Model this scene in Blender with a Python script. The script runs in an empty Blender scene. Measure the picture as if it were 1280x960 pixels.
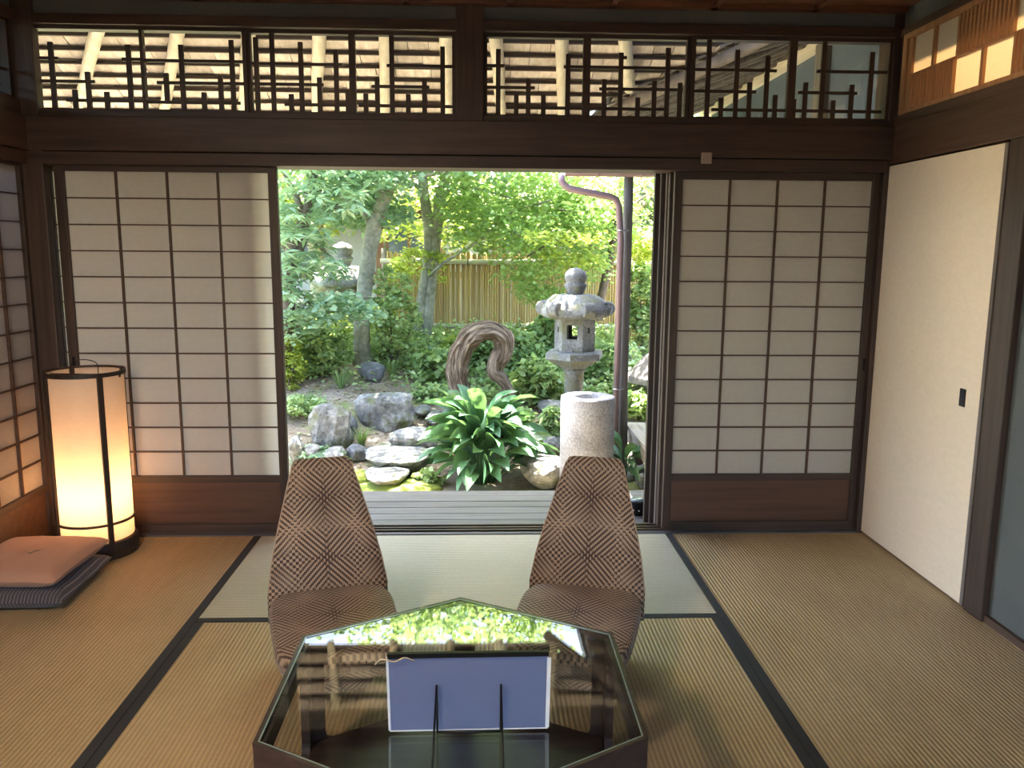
import bpy, bmesh, math, random
import numpy as np
from mathutils import Vector, Matrix, noise
random.seed(7); RNG = np.random.default_rng(11)
sc = bpy.context.scene
COL = sc.collection
PI = math.pi
# ------------------------------------------------------------------ camera
F = 1026.5
CAM = np.array([0.0778, -3.8211, 1.3631]); YAW, PITCH, ROLL = -0.0376, -0.1623, 0.0071
_cy, _sy, _cp, _sp = math.cos(YAW), math.sin(YAW), math.cos(PITCH), math.sin(PITCH)
_fw = np.array([-_sy*_cp, _cy*_cp, _sp]); _rt = np.array([_cy, _sy, 0.0]); _up = np.cross(_rt, _fw)
_c, _s = math.cos(ROLL), math.sin(ROLL)
_rt, _up = _c*_rt + _s*_up, -_s*_rt + _c*_up
cd = bpy.data.cameras.new('camera'); cam = bpy.data.objects.new('camera', cd); COL.objects.link(cam)
cd.sensor_width = 36; cd.lens = F/1280*36; cd.clip_start = 0.05
m = Matrix.Identity(4)
for i in range(3):
    m[i][0] = _rt[i]; m[i][1] = _up[i]; m[i][2] = -_fw[i]; m[i][3] = CAM[i]
cam.matrix_world = m
sc.camera = cam
# ------------------------------------------------------------------ world, sun, exposure
sc.view_settings.view_transform = 'Standard'; sc.view_settings.look = 'None'
sc.view_settings.gamma = 1.0; sc.view_settings.use_curve_mapping = False
sc.view_settings.exposure = 1.9
sc.cycles.sample_clamp_indirect = 0.0
w = bpy.data.worlds.new('sky'); sc.world = w; w.use_nodes = True
wn = w.node_tree.nodes; wl = w.node_tree.links
sky = wn.new('ShaderNodeTexSky'); sky.sky_type = 'NISHITA'; sky.sun_disc = False
sky.sun_elevation = math.radians(72); sky.sun_rotation = math.radians(-8); sky.dust_density = 3.0; sky.air_density = 1.0
wn['Background'].inputs['Strength'].default_value = 0.64
wl.new(sky.outputs[0], wn['Background'].inputs['Color'])
sd = bpy.data.lights.new('sun', 'SUN'); sun = bpy.data.objects.new('sun', sd); COL.objects.link(sun)
sd.energy = 28.0; sd.angle = math.radians(0.6); sd.color = (1.0, 0.95, 0.86)
_el, _az = math.radians(72), math.radians(-8)      # high, from beyond the garden and almost straight ahead
sun.rotation_euler = Vector((math.sin(_az)*math.cos(_el), math.cos(_az)*math.cos(_el), math.sin(_el))).to_track_quat('Z', 'Y').to_euler()

def ray(u, v): return _fw + _rt*((u-640)/F) + _up*((480-v)/F)
def at(u, v, y):
    d = ray(u, v); return Vector(CAM + d*((y-CAM[1])/d[1]))
def atz(u, v, z):
    d = ray(u, v); return Vector(CAM + d*((z-CAM[2])/d[2]))
def px(y): return (y-CAM[1])/F         # metres per pixel at depth y
# ------------------------------------------------------------------ materials
def nmat(name):
    m = bpy.data.materials.new(name); m.use_nodes = True
    nt = m.node_tree; b = nt.nodes['Principled BSDF']
    return m, nt, b
def N(nt, t, **k):
    n = nt.nodes.new(t)
    for a, v in k.items():
        if a.startswith('i_'): n.inputs[a[2:].replace('_', ' ')].default_value = v
        else: setattr(n, a, v)
    return n
def L(nt, a, b): nt.links.new(a, b)
def ramp(nt, fac, stops):
    r = N(nt, 'ShaderNodeValToRGB'); e = r.color_ramp.elements
    while len(e) < len(stops): e.new(0.5)
    for el, (p, c) in zip(e, stops): el.position = p; el.color = (*c, 1)
    L(nt, fac, r.inputs[0]); return r.outputs[0]
def coords(nt, scale=(1, 1, 1), kind='Object'):
    tc = N(nt, 'ShaderNodeTexCoord'); mp = N(nt, 'ShaderNodeMapping')
    mp.inputs['Scale'].default_value = scale
    L(nt, tc.outputs[kind], mp.inputs[0]); return mp.outputs[0]
def bump(nt, b, h, strength=0.3, dist=0.01):
    bp = N(nt, 'ShaderNodeBump'); bp.inputs['Strength'].default_value = strength; bp.inputs['Distance'].default_value = dist
    L(nt, h, bp.inputs['Height']); L(nt, bp.outputs[0], b.inputs['Normal'])
def plain(name, c, rough=0.6, metal=0.0, spec=0.5):
    m, nt, b = nmat(name)
    b.inputs['Base Color'].default_value = (*c, 1); b.inputs['Roughness'].default_value = rough
    b.inputs['Metallic'].default_value = metal; b.inputs['Specular IOR Level'].default_value = spec
    return m
def wood(name, c0, c1, axis='x', rough=0.45, scale=1.0, bumps=0.15, rnd=0.0, spec=0.4):
    m, nt, b = nmat(name)
    s = {'x': (1.2, 26, 26), 'y': (26, 1.2, 26), 'z': (26, 26, 1.2)}[axis]
    v = coords(nt, tuple(k*scale for k in s))
    n = N(nt, 'ShaderNodeTexNoise'); n.inputs['Scale'].default_value = 1.6; n.inputs['Detail'].default_value = 6; n.inputs['Roughness'].default_value = 0.65
    if rnd:
        oi = N(nt, 'ShaderNodeObjectInfo'); vm = N(nt, 'ShaderNodeVectorMath', operation='ADD'); sm = N(nt, 'ShaderNodeMath', operation='MULTIPLY'); sm.inputs[1].default_value = 77
        L(nt, oi.outputs['Random'], sm.inputs[0]); L(nt, v, vm.inputs[0]); L(nt, sm.outputs[0], vm.inputs[1]); v = vm.outputs[0]
    L(nt, v, n.inputs['Vector'])
    col = ramp(nt, n.outputs['Fac'], [(0.3, c0), (0.7, c1)])
    if rnd:
        hs = N(nt, 'ShaderNodeHueSaturation'); mr = N(nt, 'ShaderNodeMapRange'); mr.inputs[3].default_value = 1-rnd; mr.inputs[4].default_value = 1+rnd
        L(nt, oi.outputs['Random'], mr.inputs[0]); L(nt, mr.outputs[0], hs.inputs['Value']); L(nt, col, hs.inputs['Color']); col = hs.outputs[0]
    L(nt, col, b.inputs['Base Color']); b.inputs['Roughness'].default_value = rough; b.inputs['Specular IOR Level'].default_value = spec
    bump(nt, b, n.outputs['Fac'], bumps, 0.004)
    return m
def speckle(name, stops, scale=60, rough=0.85, bumps=0.4, dist=0.006, big=3.0, moss=None):
    m, nt, b = nmat(name)
    v = coords(nt)
    n = N(nt, 'ShaderNodeTexNoise'); n.inputs['Scale'].default_value = scale; n.inputs['Detail'].default_value = 8; n.inputs['Roughness'].default_value = 0.7
    g = N(nt, 'ShaderNodeTexNoise'); g.inputs['Scale'].default_value = big; g.inputs['Detail'].default_value = 5
    L(nt, v, n.inputs['Vector']); L(nt, v, g.inputs['Vector'])
    a = N(nt, 'ShaderNodeMath', operation='MULTIPLY_ADD'); a.inputs[1].default_value = 0.55
    h = N(nt, 'ShaderNodeMath', operation='MULTIPLY'); h.inputs[1].default_value = 0.45
    L(nt, g.outputs['Fac'], h.inputs[0]); L(nt, n.outputs['Fac'], a.inputs[0]); L(nt, h.outputs[0], a.inputs[2])
    col = ramp(nt, a.outputs[0], stops)
    if moss:
        g2 = N(nt, 'ShaderNodeTexNoise'); g2.inputs['Scale'].default_value = big*1.7; g2.inputs['Detail'].default_value = 6; L(nt, v, g2.inputs['Vector'])
        mk = ramp(nt, g2.outputs['Fac'], [(0.52, (0, 0, 0)), (0.66, (1, 1, 1))])
        mx = N(nt, 'ShaderNodeMix', data_type='RGBA'); L(nt, mk, mx.inputs[0]); L(nt, col, mx.inputs[6]); mx.inputs[7].default_value = (*moss, 1); col = mx.outputs[2]
    L(nt, col, b.inputs['Base Color']); b.inputs['Roughness'].default_value = rough
    bump(nt, b, a.outputs[0], bumps, dist)
    return m
def leafmat(name, cols, trans=0.45, rough=0.35, tcol=(0.42, 0.55, 0.06)):
    m, nt, b = nmat(name)
    gi = N(nt, 'ShaderNodeNewGeometry')
    k = len(cols)-1
    col = ramp(nt, gi.outputs['Random Per Island'], [(i/k, c) for i, c in enumerate(cols)])
    L(nt, col, b.inputs['Base Color']); b.inputs['Roughness'].default_value = rough; b.inputs['Specular IOR Level'].default_value = 0.5
    t = N(nt, 'ShaderNodeBsdfTranslucent'); mc = N(nt, 'ShaderNodeMix', data_type='RGBA'); mc.inputs[0].default_value = 0.55
    L(nt, col, mc.inputs[6]); mc.inputs[7].default_value = (*tcol, 1); L(nt, mc.outputs[2], t.inputs[0])
    mx = N(nt, 'ShaderNodeMixShader'); mx.inputs[0].default_value = trans
    L(nt, b.outputs[0], mx.inputs[1]); L(nt, t.outputs[0], mx.inputs[2])
    L(nt, mx.outputs[0], nt.nodes['Material Output'].inputs[0])
    return m
def papermat(name, c, trans=0.5, tc=None, fibre=0.05):
    m, nt, b = nmat(name)
    v = coords(nt, (18, 18, 40)); n = N(nt, 'ShaderNodeTexNoise'); n.inputs['Scale'].default_value = 2.0; n.inputs['Detail'].default_value = 6; L(nt, v, n.inputs['Vector'])
    col = ramp(nt, n.outputs['Fac'], [(0.3, tuple(x*(1-fibre) for x in c)), (0.7, tuple(min(1, x*(1+fibre)) for x in c))])
    d = N(nt, 'ShaderNodeBsdfDiffuse'); t = N(nt, 'ShaderNodeBsdfTranslucent')
    L(nt, col, d.inputs[0]); t.inputs[0].default_value = (*(tc or c), 1)
    mx = N(nt, 'ShaderNodeMixShader'); mx.inputs[0].default_value = trans
    L(nt, d.outputs[0], mx.inputs[1]); L(nt, t.outputs[0], mx.inputs[2]); L(nt, mx.outputs[0], nt.nodes['Material Output'].inputs[0])
    return m
def glassmat(name, tint=(0.97, 0.99, 0.98), ior=1.5):
    m, nt, b = nmat(name)
    t = N(nt, 'ShaderNodeBsdfTransparent'); t.inputs[0].default_value = (*tint, 1)
    g = N(nt, 'ShaderNodeBsdfGlossy'); g.inputs['Roughness'].default_value = 0.0
    ge = N(nt, 'ShaderNodeNewGeometry'); dp = N(nt, 'ShaderNodeVectorMath', operation='DOT_PRODUCT'); L(nt, ge.outputs['Incoming'], dp.inputs[0]); L(nt, ge.outputs['Normal'], dp.inputs[1])
    ab = N(nt, 'ShaderNodeMath', operation='ABSOLUTE'); L(nt, dp.outputs['Value'], ab.inputs[0])
    om = N(nt, 'ShaderNodeMath', operation='SUBTRACT'); om.inputs[0].default_value = 1.0; L(nt, ab.outputs[0], om.inputs[1])
    pw = N(nt, 'ShaderNodeMath', operation='POWER'); pw.inputs[1].default_value = 5.0; L(nt, om.outputs[0], pw.inputs[0])
    f0 = ((ior-1)/(ior+1))**2
    f = N(nt, 'ShaderNodeMath', operation='MULTIPLY_ADD'); f.inputs[1].default_value = 1-f0; f.inputs[2].default_value = f0; L(nt, pw.outputs[0], f.inputs[0])
    mx = N(nt, 'ShaderNodeMixShader'); L(nt, f.outputs[0], mx.inputs[0]); L(nt, t.outputs[0], mx.inputs[1]); L(nt, g.outputs[0], mx.inputs[2])
    L(nt, mx.outputs[0], nt.nodes['Material Output'].inputs[0])
    return m
def tatamimat(name, c0, c1, axis):
    # ribs run along `axis`
    m, nt, b = nmat(name)
    v = coords(nt)
    sp = N(nt, 'ShaderNodeSeparateXYZ'); L(nt, v, sp.inputs[0])
    a = sp.outputs['X' if axis == 'y' else 'Y']; o = sp.outputs['Y' if axis == 'y' else 'X']
    k = N(nt, 'ShaderNodeMath', operation='MULTIPLY'); k.inputs[1].default_value = 2*PI/0.0145; L(nt, a, k.inputs[0])
    s = N(nt, 'ShaderNodeMath', operation='SINE'); L(nt, k.outputs[0], s.inputs[0])
    h = N(nt, 'ShaderNodeMath', operation='MULTIPLY_ADD'); h.inputs[1].default_value = 0.5; h.inputs[2].default_value = 0.5; L(nt, s.outputs[0], h.inputs[0])
    n = N(nt, 'ShaderNodeTexNoise'); n.inputs['Scale'].default_value = 1.0; n.inputs['Detail'].default_value = 4
    mp = N(nt, 'ShaderNodeMapping'); mp.inputs['Scale'].default_value = (320, 22, 1) if axis == 'x' else (22, 320, 1)
    tc = N(nt, 'ShaderNodeTexCoord'); L(nt, tc.outputs['Object'], mp.inputs[0]); L(nt, mp.outputs[0], n.inputs['Vector'])
    g = N(nt, 'ShaderNodeTexNoise'); g.inputs['Scale'].default_value = 2.2; g.inputs['Detail'].default_value = 5; L(nt, v, g.inputs['Vector'])
    mixv = N(nt, 'ShaderNodeMath', operation='MULTIPLY_ADD'); mixv.inputs[1].default_value = 0.5; L(nt, n.outputs['Fac'], mixv.inputs[0])
    q = N(nt, 'ShaderNodeMath', operation='MULTIPLY'); q.inputs[1].default_value = 0.5; L(nt, g.outputs['Fac'], q.inputs[0]); L(nt, q.outputs[0], mixv.inputs[2])
    col = ramp(nt, mixv.outputs[0], [(0.32, c0), (0.68, c1)])
    mr = N(nt, 'ShaderNodeMapRange'); mr.inputs[3].default_value = 0.74; mr.inputs[4].default_value = 1.05; L(nt, h.outputs[0], mr.inputs[0])
    hs = N(nt, 'ShaderNodeHueSaturation'); L(nt, col, hs.inputs['Color']); L(nt, mr.outputs[0], hs.inputs['Value'])
    L(nt, hs.outputs[0], b.inputs['Base Color']); b.inputs['Roughness'].default_value = 0.5; b.inputs['Specular IOR Level'].default_value = 0.45
    bump(nt, b, h.outputs[0], 0.7, 0.0025)
    return m
def fabricmat(name):
    m, nt, b = nmat(name)
    uv = N(nt, 'ShaderNodeUVMap'); sp = N(nt, 'ShaderNodeSeparateXYZ'); L(nt, uv.outputs[0], sp.inputs[0])
    def M(op, a, c=None, d=None):
        n = N(nt, 'ShaderNodeMath', operation=op)
        for i, x in enumerate((a, c, d)):
            if x is None: continue
            if isinstance(x, (int, float)): n.inputs[i].default_value = x
            else: L(nt, x, n.inputs[i])
        return n.outputs[0]
    u, v = sp.outputs[0], sp.outputs[1]
    P = 0.205; K = 2*PI/0.0205
    cu = M('COSINE', M('MULTIPLY', u, 2*PI/P)); cv = M('COSINE', M('MULTIPLY', v, 2*PI/P))
    su = M('SINE', M('MULTIPLY', u, 2*PI/P)); sv = M('SINE', M('MULTIPLY', v, 2*PI/P))
    wgt = M('MULTIPLY_ADD', M('MULTIPLY', su, sv), 0.75, 0.5)
    wgt = M('MINIMUM', M('MAXIMUM', wgt, 0.0), 1.0)
    # small weave steps
    q = 0.0052
    uq = M('MULTIPLY', M('ROUND', M('DIVIDE', u, q)), q); vq = M('MULTIPLY', M('ROUND', M('DIVIDE', v, q)), q)
    l1 = M('COSINE', M('MULTIPLY', M('ADD', uq, vq), K)); l2 = M('COSINE', M('MULTIPLY', M('SUBTRACT', uq, vq), K))
    f = M('ADD', M('MULTIPLY', l2, wgt), M('MULTIPLY', l1, M('SUBTRACT', 1.0, wgt)))
    f = M('ADD', f, M('MULTIPLY', M('ADD', cu, cv), -0.13))
    mr = N(nt, 'ShaderNodeMapRange'); mr.inputs[1].default_value = -0.25; mr.inputs[2].default_value = 0.25; L(nt, f, mr.inputs[0])
    col = ramp(nt, mr.outputs[0], [(0.0, (0.05, 0.026, 0.018)), (1.0, (0.40, 0.285, 0.20))])
    L(nt, col, b.inputs['Base Color']); b.inputs['Roughness'].default_value = 0.75; b.inputs['Sheen Weight'].default_value = 0.2
    bump(nt, b, mr.outputs[0], 0.5, 0.003)
    return m
M = {}
M['dark'] = wood('dark stained wood', (0.030, 0.019, 0.014), (0.075, 0.045, 0.033), 'x', 0.5)
M['darkv'] = wood('dark stained post wood', (0.030, 0.019, 0.014), (0.075, 0.045, 0.033), 'z', 0.5)
M['darky'] = wood('dark stained wood along wall', (0.055, 0.030, 0.020), (0.115, 0.065, 0.042), 'y', 0.5)
M['kumiko'] = wood('lattice wood', (0.055, 0.028, 0.017), (0.10, 0.055, 0.034), 'x', 0.55)
M['panel'] = wood('kick panel wood', (0.06, 0.030, 0.019), (0.12, 0.062, 0.040), 'x', 0.45, 0.6)
M['ceil'] = wood('ceiling wood', (0.10, 0.04, 0.02), (0.20, 0.085, 0.045), 'x', 0.5, 0.7)
M['paper'] = papermat('shoji paper', (0.50, 0.455, 0.395), 0.235, (0.76, 0.76, 0.78))
M['ranma_paper'] = papermat('ranma paper', (0.80, 0.78, 0.74), 0.5, (0.95, 0.80, 0.52))
M['ranma_wood'] = wood('cedar slat wood', (0.34, 0.16, 0.07), (0.50, 0.27, 0.13), 'z', 0.55)
M['fusuma'] = papermat('fusuma paper', (0.90, 0.80, 0.64), 0.0, None, 0.03)
M['plaster'] = speckle('blue grey plaster', [(0.35, (0.09, 0.105, 0.105)), (0.65, (0.13, 0.145, 0.145))], 220, 0.95, 0.15, 0.002)
M['plaster_out'] = speckle('blue grey outer plaster', [(0.35, (0.085, 0.11, 0.145)), (0.65, (0.11, 0.14, 0.18))], 220, 0.95, 0.15, 0.002)
M['tatami'] = tatamimat('tatami straw', (0.405, 0.29, 0.15), (0.565, 0.42, 0.24), 'y')
M['tatami_sheen'] = tatamimat('tatami straw with painted sheen', (0.51, 0.475, 0.375), (0.64, 0.61, 0.505), 'x')  # same straw; sheen and door light are put into the lighter colour
M['border'] = speckle('black border cloth', [(0.3, (0.012, 0.013, 0.018)), (0.7, (0.03, 0.032, 0.04))], 500, 0.8, 0.2, 0.001)
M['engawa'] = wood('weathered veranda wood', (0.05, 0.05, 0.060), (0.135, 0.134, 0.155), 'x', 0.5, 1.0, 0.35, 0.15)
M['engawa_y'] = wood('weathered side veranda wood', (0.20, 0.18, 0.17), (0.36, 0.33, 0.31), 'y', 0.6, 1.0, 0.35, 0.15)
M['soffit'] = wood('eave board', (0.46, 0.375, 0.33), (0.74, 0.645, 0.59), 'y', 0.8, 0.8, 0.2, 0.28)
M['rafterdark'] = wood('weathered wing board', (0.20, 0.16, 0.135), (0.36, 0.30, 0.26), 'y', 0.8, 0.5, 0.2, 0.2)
M['log'] = wood('peeled rafter log', (0.50, 0.42, 0.32), (0.78, 0.70, 0.57), 'y', 0.6, 0.5, 0.2, 0.1)
M['batten'] = wood('eave batten', (0.05, 0.035, 0.028), (0.10, 0.07, 0.055), 'x', 0.7)
M['granite'] = speckle('granite', [(0.33, (0.09, 0.09, 0.10)), (0.5, (0.26, 0.26, 0.275)), (0.65, (0.50, 0.50, 0.53))], 75, 0.9, 0.6, 0.006)
M['oldstone'] = speckle('weathered lantern stone', [(0.32, (0.055, 0.055, 0.052)), (0.5, (0.18, 0.178, 0.165)), (0.68, (0.40, 0.39, 0.365))], 45, 0.95, 0.8, 0.012, 5.0, (0.19, 0.18, 0.11))
M['rock'] = speckle('garden rock', [(0.34, (0.06, 0.06, 0.056)), (0.5, (0.20, 0.20, 0.185)), (0.64, (0.41, 0.40, 0.365))], 16, 0.9, 1.0, 0.06, 4.0, (0.13, 0.14, 0.06))
M['darkrock'] = speckle('dark garden rock', [(0.32, (0.035, 0.037, 0.04)), (0.5, (0.11, 0.115, 0.12)), (0.68, (0.24, 0.24, 0.24))], 14, 0.9, 0.9, 0.03, 3.5)
M['moss'] = speckle('moss', [(0.3, (0.06, 0.09, 0.015)), (0.55, (0.17, 0.22, 0.03)), (0.7, (0.34, 0.34, 0.06))], 60, 1.0, 0.9, 0.02, 4.0)
M['soil'] = speckle('garden soil', [(0.30, (0.07, 0.055, 0.037)), (0.5, (0.24, 0.19, 0.13)), (0.68, (0.46, 0.39, 0.29))], 40, 1.0, 0.9, 0.02, 1.6, (0.18, 0.21, 0.07))
M['bark'] = speckle('grey green bark', [(0.32, (0.12, 0.115, 0.075)), (0.5, (0.27, 0.26, 0.19)), (0.68, (0.46, 0.44, 0.36))], 22, 0.9, 0.6, 0.012, 7.0)
M['darkbark'] = speckle('dark brown bark', [(0.32, (0.055, 0.04, 0.03)), (0.6, (0.16, 0.125, 0.095))], 22, 0.9, 0.6, 0.012, 7.0)
M['redbark'] = speckle('pale red bark', [(0.32, (0.22, 0.14, 0.09)), (0.6, (0.42, 0.30, 0.22))], 22, 0.9, 0.6, 0.012, 7.0)
def driftmat():
    m, nt, b = nmat('gnarled drift wood'); uv = N(nt, 'ShaderNodeUVMap'); mp = N(nt, 'ShaderNodeMapping'); mp.inputs['Scale'].default_value = (60, 5, 1); L(nt, uv.outputs[0], mp.inputs[0])
    n = N(nt, 'ShaderNodeTexNoise'); n.inputs['Scale'].default_value = 1.0; n.inputs['Detail'].default_value = 7; n.inputs['Roughness'].default_value = 0.7; n.inputs['Distortion'].default_value = 0.6; L(nt, mp.outputs[0], n.inputs['Vector'])
    L(nt, ramp(nt, n.outputs['Fac'], [(0.33, (0.035, 0.024, 0.016)), (0.5, (0.15, 0.105, 0.068)), (0.68, (0.48, 0.39, 0.28))]), b.inputs['Base Color']); b.inputs['Roughness'].default_value = 0.85
    bump(nt, b, n.outputs['Fac'], 1.0, 0.03); return m
M['drift'] = driftmat()
M['bamboo'] = wood('split bamboo cane', (0.30, 0.20, 0.075), (0.52, 0.37, 0.16), 'z', 0.45, 0.5, 0.1, 0.22)
M['bamboo_pole'] = wood('grey bamboo pole', (0.30, 0.30, 0.22), (0.50, 0.49, 0.40), 'x', 0.4, 0.5, 0.1)
M['rope'] = plain('black tie cord', (0.02, 0.02, 0.02), 0.9)
M['pipe'] = plain('purplish copper pipe', (0.25, 0.165, 0.165), 0.4, 0.15)
M['steel'] = plain('dull steel', (0.5, 0.5, 0.5), 0.35, 0.9)
M['pillar'] = wood('weathered pillar', (0.10, 0.085, 0.075), (0.22, 0.19, 0.17), 'z', 0.8)
M['housewall'] = speckle('neighbour wall', [(0.35, (0.30, 0.33, 0.37)), (0.65, (0.38, 0.41, 0.45))], 20, 0.9, 0.1)
M['housewood'] = wood('neighbour timber', (0.14, 0.075, 0.055), (0.24, 0.14, 0.10), 'z', 0.7)
M['roof'] = speckle('grey roof tile', [(0.35, (0.10, 0.10, 0.11)), (0.65, (0.20, 0.20, 0.21))], 20, 0.6, 0.2)
M['winglass'] = plain('dark window glass', (0.10, 0.14, 0.19), 0.1)
M['glass'] = glassmat('transom glass')
M['tglass'] = glassmat('smoked table glass', (0.80, 0.83, 0.84), 1.75)
M['glass_edge'] = plain('green glass edge', (0.25, 0.36, 0.36), 0.15)
M['tablewood'] = wood('dark brown table wood', (0.022, 0.014, 0.013), (0.06, 0.036, 0.032), 'x', 0.35)
M['fabric'] = fabricmat('op art woven fabric')
M['blackmetal'] = plain('black metal', (0.015, 0.015, 0.016), 0.4, 0.6)
M['sheet'] = papermat('sheet in sleeve with skylight tint', (0.30, 0.34, 0.50), 0.55, (0.33, 0.40, 0.74), 0.01)  # white paper; the blue of shaded skylight is put into its colour
M['sleeve'] = plain('clear sleeve edge', (0.75, 0.77, 0.80), 0.2)
M['string'] = plain('hemp string', (0.42, 0.36, 0.27), 0.9)
M['lamp_paper'] = papermat('lantern paper', (0.80, 0.70, 0.58), 0.5, (0.98, 0.86, 0.70))
M['lampwood'] = wood('lantern dark wood', (0.018, 0.011, 0.008), (0.05, 0.03, 0.022), 'z', 0.45)
M['plate'] = plain('beige plate', (0.30, 0.24, 0.19), 0.5)
M['leaf_maple'] = leafmat('maple leaf', [(0.16, 0.28, 0.07), (0.24, 0.38, 0.10), (0.32, 0.44, 0.14), (0.20, 0.34, 0.13)], 0.5, 0.4, (0.48, 0.62, 0.18))
M['leaf_yellow'] = leafmat('sunlit yellow green leaf', [(0.28, 0.38, 0.06), (0.38, 0.46, 0.08), (0.30, 0.42, 0.10)], 0.5, 0.4, (0.60, 0.66, 0.14))
M['leaf_ever'] = leafmat('glossy evergreen leaf', [(0.17, 0.28, 0.16), (0.27, 0.41, 0.26), (0.38, 0.50, 0.36)], 0.42, 0.28, (0.42, 0.58, 0.24))
M['leaf_shrub'] = leafmat('shrub leaf', [(0.18, 0.29, 0.12), (0.30, 0.42, 0.17), (0.42, 0.52, 0.23), (0.24, 0.38, 0.19)], 0.45, 0.32, (0.44, 0.56, 0.14))
M['leaf_asp'] = leafmat('broad glossy leaf', [(0.028, 0.085, 0.04), (0.05, 0.13, 0.06), (0.075, 0.165, 0.08)], 0.2, 0.36, (0.20, 0.36, 0.08))
M['blade'] = leafmat('grass blade', [(0.08, 0.16, 0.05), (0.18, 0.28, 0.11), (0.26, 0.34, 0.16)], 0.35, 0.35)
M['litter'] = leafmat('fallen leaf', [(0.26, 0.17, 0.09), (0.42, 0.32, 0.20), (0.22, 0.22, 0.07), (0.50, 0.44, 0.32)], 0.1, 0.7, (0.4, 0.3, 0.15))
def clothmat(name, c, stripe=None, axis=0):
    m, nt, b = nmat(name)
    v = coords(nt); n = N(nt, 'ShaderNodeTexNoise'); n.inputs['Scale'].default_value = 250; L(nt, v, n.inputs['Vector'])
    wv = N(nt, 'ShaderNodeTexWave', bands_direction='XYZ'[axis] if axis < 3 else 'X'); wv.inputs['Scale'].default_value = 60 if not stripe else 12.0
    L(nt, v, wv.inputs['Vector'])
    if stripe: col = ramp(nt, wv.outputs['Fac'], [(0.35, c), (0.45, stripe), (0.62, stripe), (0.72, c)])
    else: col = ramp(nt, wv.outputs['Fac'], [(0.0, tuple(x*0.88 for x in c)), (1.0, c)])
    L(nt, col, b.inputs['Base Color']); b.inputs['Roughness'].default_value = 0.9; b.inputs['Sheen Weight'].default_value = 0.15
    bump(nt, b, n.outputs['Fac'], 0.3, 0.001); return m
M['pink'] = clothmat('salmon cloth', (0.50, 0.26, 0.17))
M['striped'] = clothmat('dark striped cloth', (0.06, 0.05, 0.06), (0.26, 0.22, 0.22), 0)
# ------------------------------------------------------------------ mesh helpers
def mesh(name, V, Fc, smooth=False, uv=None):
    me = bpy.data.meshes.new(name); me.from_pydata([tuple(v) for v in V], [], [tuple(f) for f in Fc]); me.update()
    if smooth:
        me.polygons.foreach_set('use_smooth', [True]*len(me.polygons))
    if uv is not None:
        l = me.uv_layers.new(name='UVMap')
        for lp in me.loops: l.data[lp.index].uv = uv[lp.vertex_index]
    return me
def obj(name, me, mat=None, parent=None, loc=None, rot=None):
    o = bpy.data.objects.new(name, me); COL.objects.link(o)
    if mat is not None and me is not None and not me.materials: me.materials.append(M[mat] if isinstance(mat, str) else mat)
    if parent is not None: o.parent = parent
    if loc is not None: o.location = loc
    if rot is not None: o.rotation_euler = rot
    return o
def tag(o, label=None, cat=None, group=None, kind=None):
    if label: o['label'] = label
    if cat: o['category'] = cat
    if group: o['group'] = group
    if kind: o['kind'] = kind
    return o
def thing(name, label, cat, loc=(0, 0, 0), rz=0, group=None):
    o = obj(name, None, None, None, loc, (0, 0, rz)); return tag(o, label, cat, group)
def struct(name, label, parent=None):
    o = obj(name, None); tag(o, label, None, None, 'structure'); return o
BF = [(0, 3, 2, 1), (4, 5, 6, 7), (0, 1, 5, 4), (1, 2, 6, 5), (2, 3, 7, 6), (3, 0, 4, 7)]
def boxv(x0, x1, y0, y1, z0, z1): return [(x0, y0, z0), (x1, y0, z0), (x1, y1, z0), (x0, y1, z0), (x0, y0, z1), (x1, y0, z1), (x1, y1, z1), (x0, y1, z1)]
def boxm(name, x0, x1, y0, y1, z0, z1, bev=0.0):
    if not bev: return mesh(name, boxv(x0, x1, y0, y1, z0, z1), BF)
    bm = bmesh.new(); vs = [bm.verts.new(v) for v in boxv(x0, x1, y0, y1, z0, z1)]
    for f in BF: bm.faces.new([vs[i] for i in f])
    bmesh.ops.bevel(bm, geom=bm.edges[:], offset=bev, segments=2, affect='EDGES', profile=0.5)
    me = bpy.data.meshes.new(name); bm.to_mesh(me); bm.free(); return me
def box(name, x0, x1, y0, y1, z0, z1, mat, parent=None, bev=0.0):
    # a box object whose origin is the box centre
    cx, cy, cz = (x0+x1)/2, (y0+y1)/2, (z0+z1)/2
    return obj(name, boxm(name, x0-cx, x1-cx, y0-cy, y1-cy, z0-cz, z1-cz, bev), mat, parent, (cx, cy, cz))
def lathe(name, prof, seg=24, rot=0.0, smooth=True, jit=0.0):
    V = []; Fc = []
    for r, z in prof:
        for k in range(seg):
            a = 2*PI*k/seg+rot; V.append((r*math.cos(a), r*math.sin(a), z))
    n = len(prof)
    for i in range(n-1):
        for k in range(seg):
            Fc.append((i*seg+k, i*seg+(k+1) % seg, (i+1)*seg+(k+1) % seg, (i+1)*seg+k))
    Fc.append(tuple(range(seg))[::-1]); Fc.append(tuple((n-1)*seg+k for k in range(seg)))
    return mesh(name, V, Fc, smooth)
def spline(P, n=8):
    P = [Vector(p) for p in P]; out = []
    Q = [P[0]*2-P[1]]+P+[P[-1]*2-P[-2]]
    for i in range(1, len(Q)-2):
        for k in range(n):
            t = k/n; a, b, c, d = Q[i-1:i+3]
            out.append(0.5*((2*b)+(c-a)*t+(2*a-5*b+4*c-d)*t*t+(3*b-a-3*c+d)*t**3))
    out.append(P[-1]); return out
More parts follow.
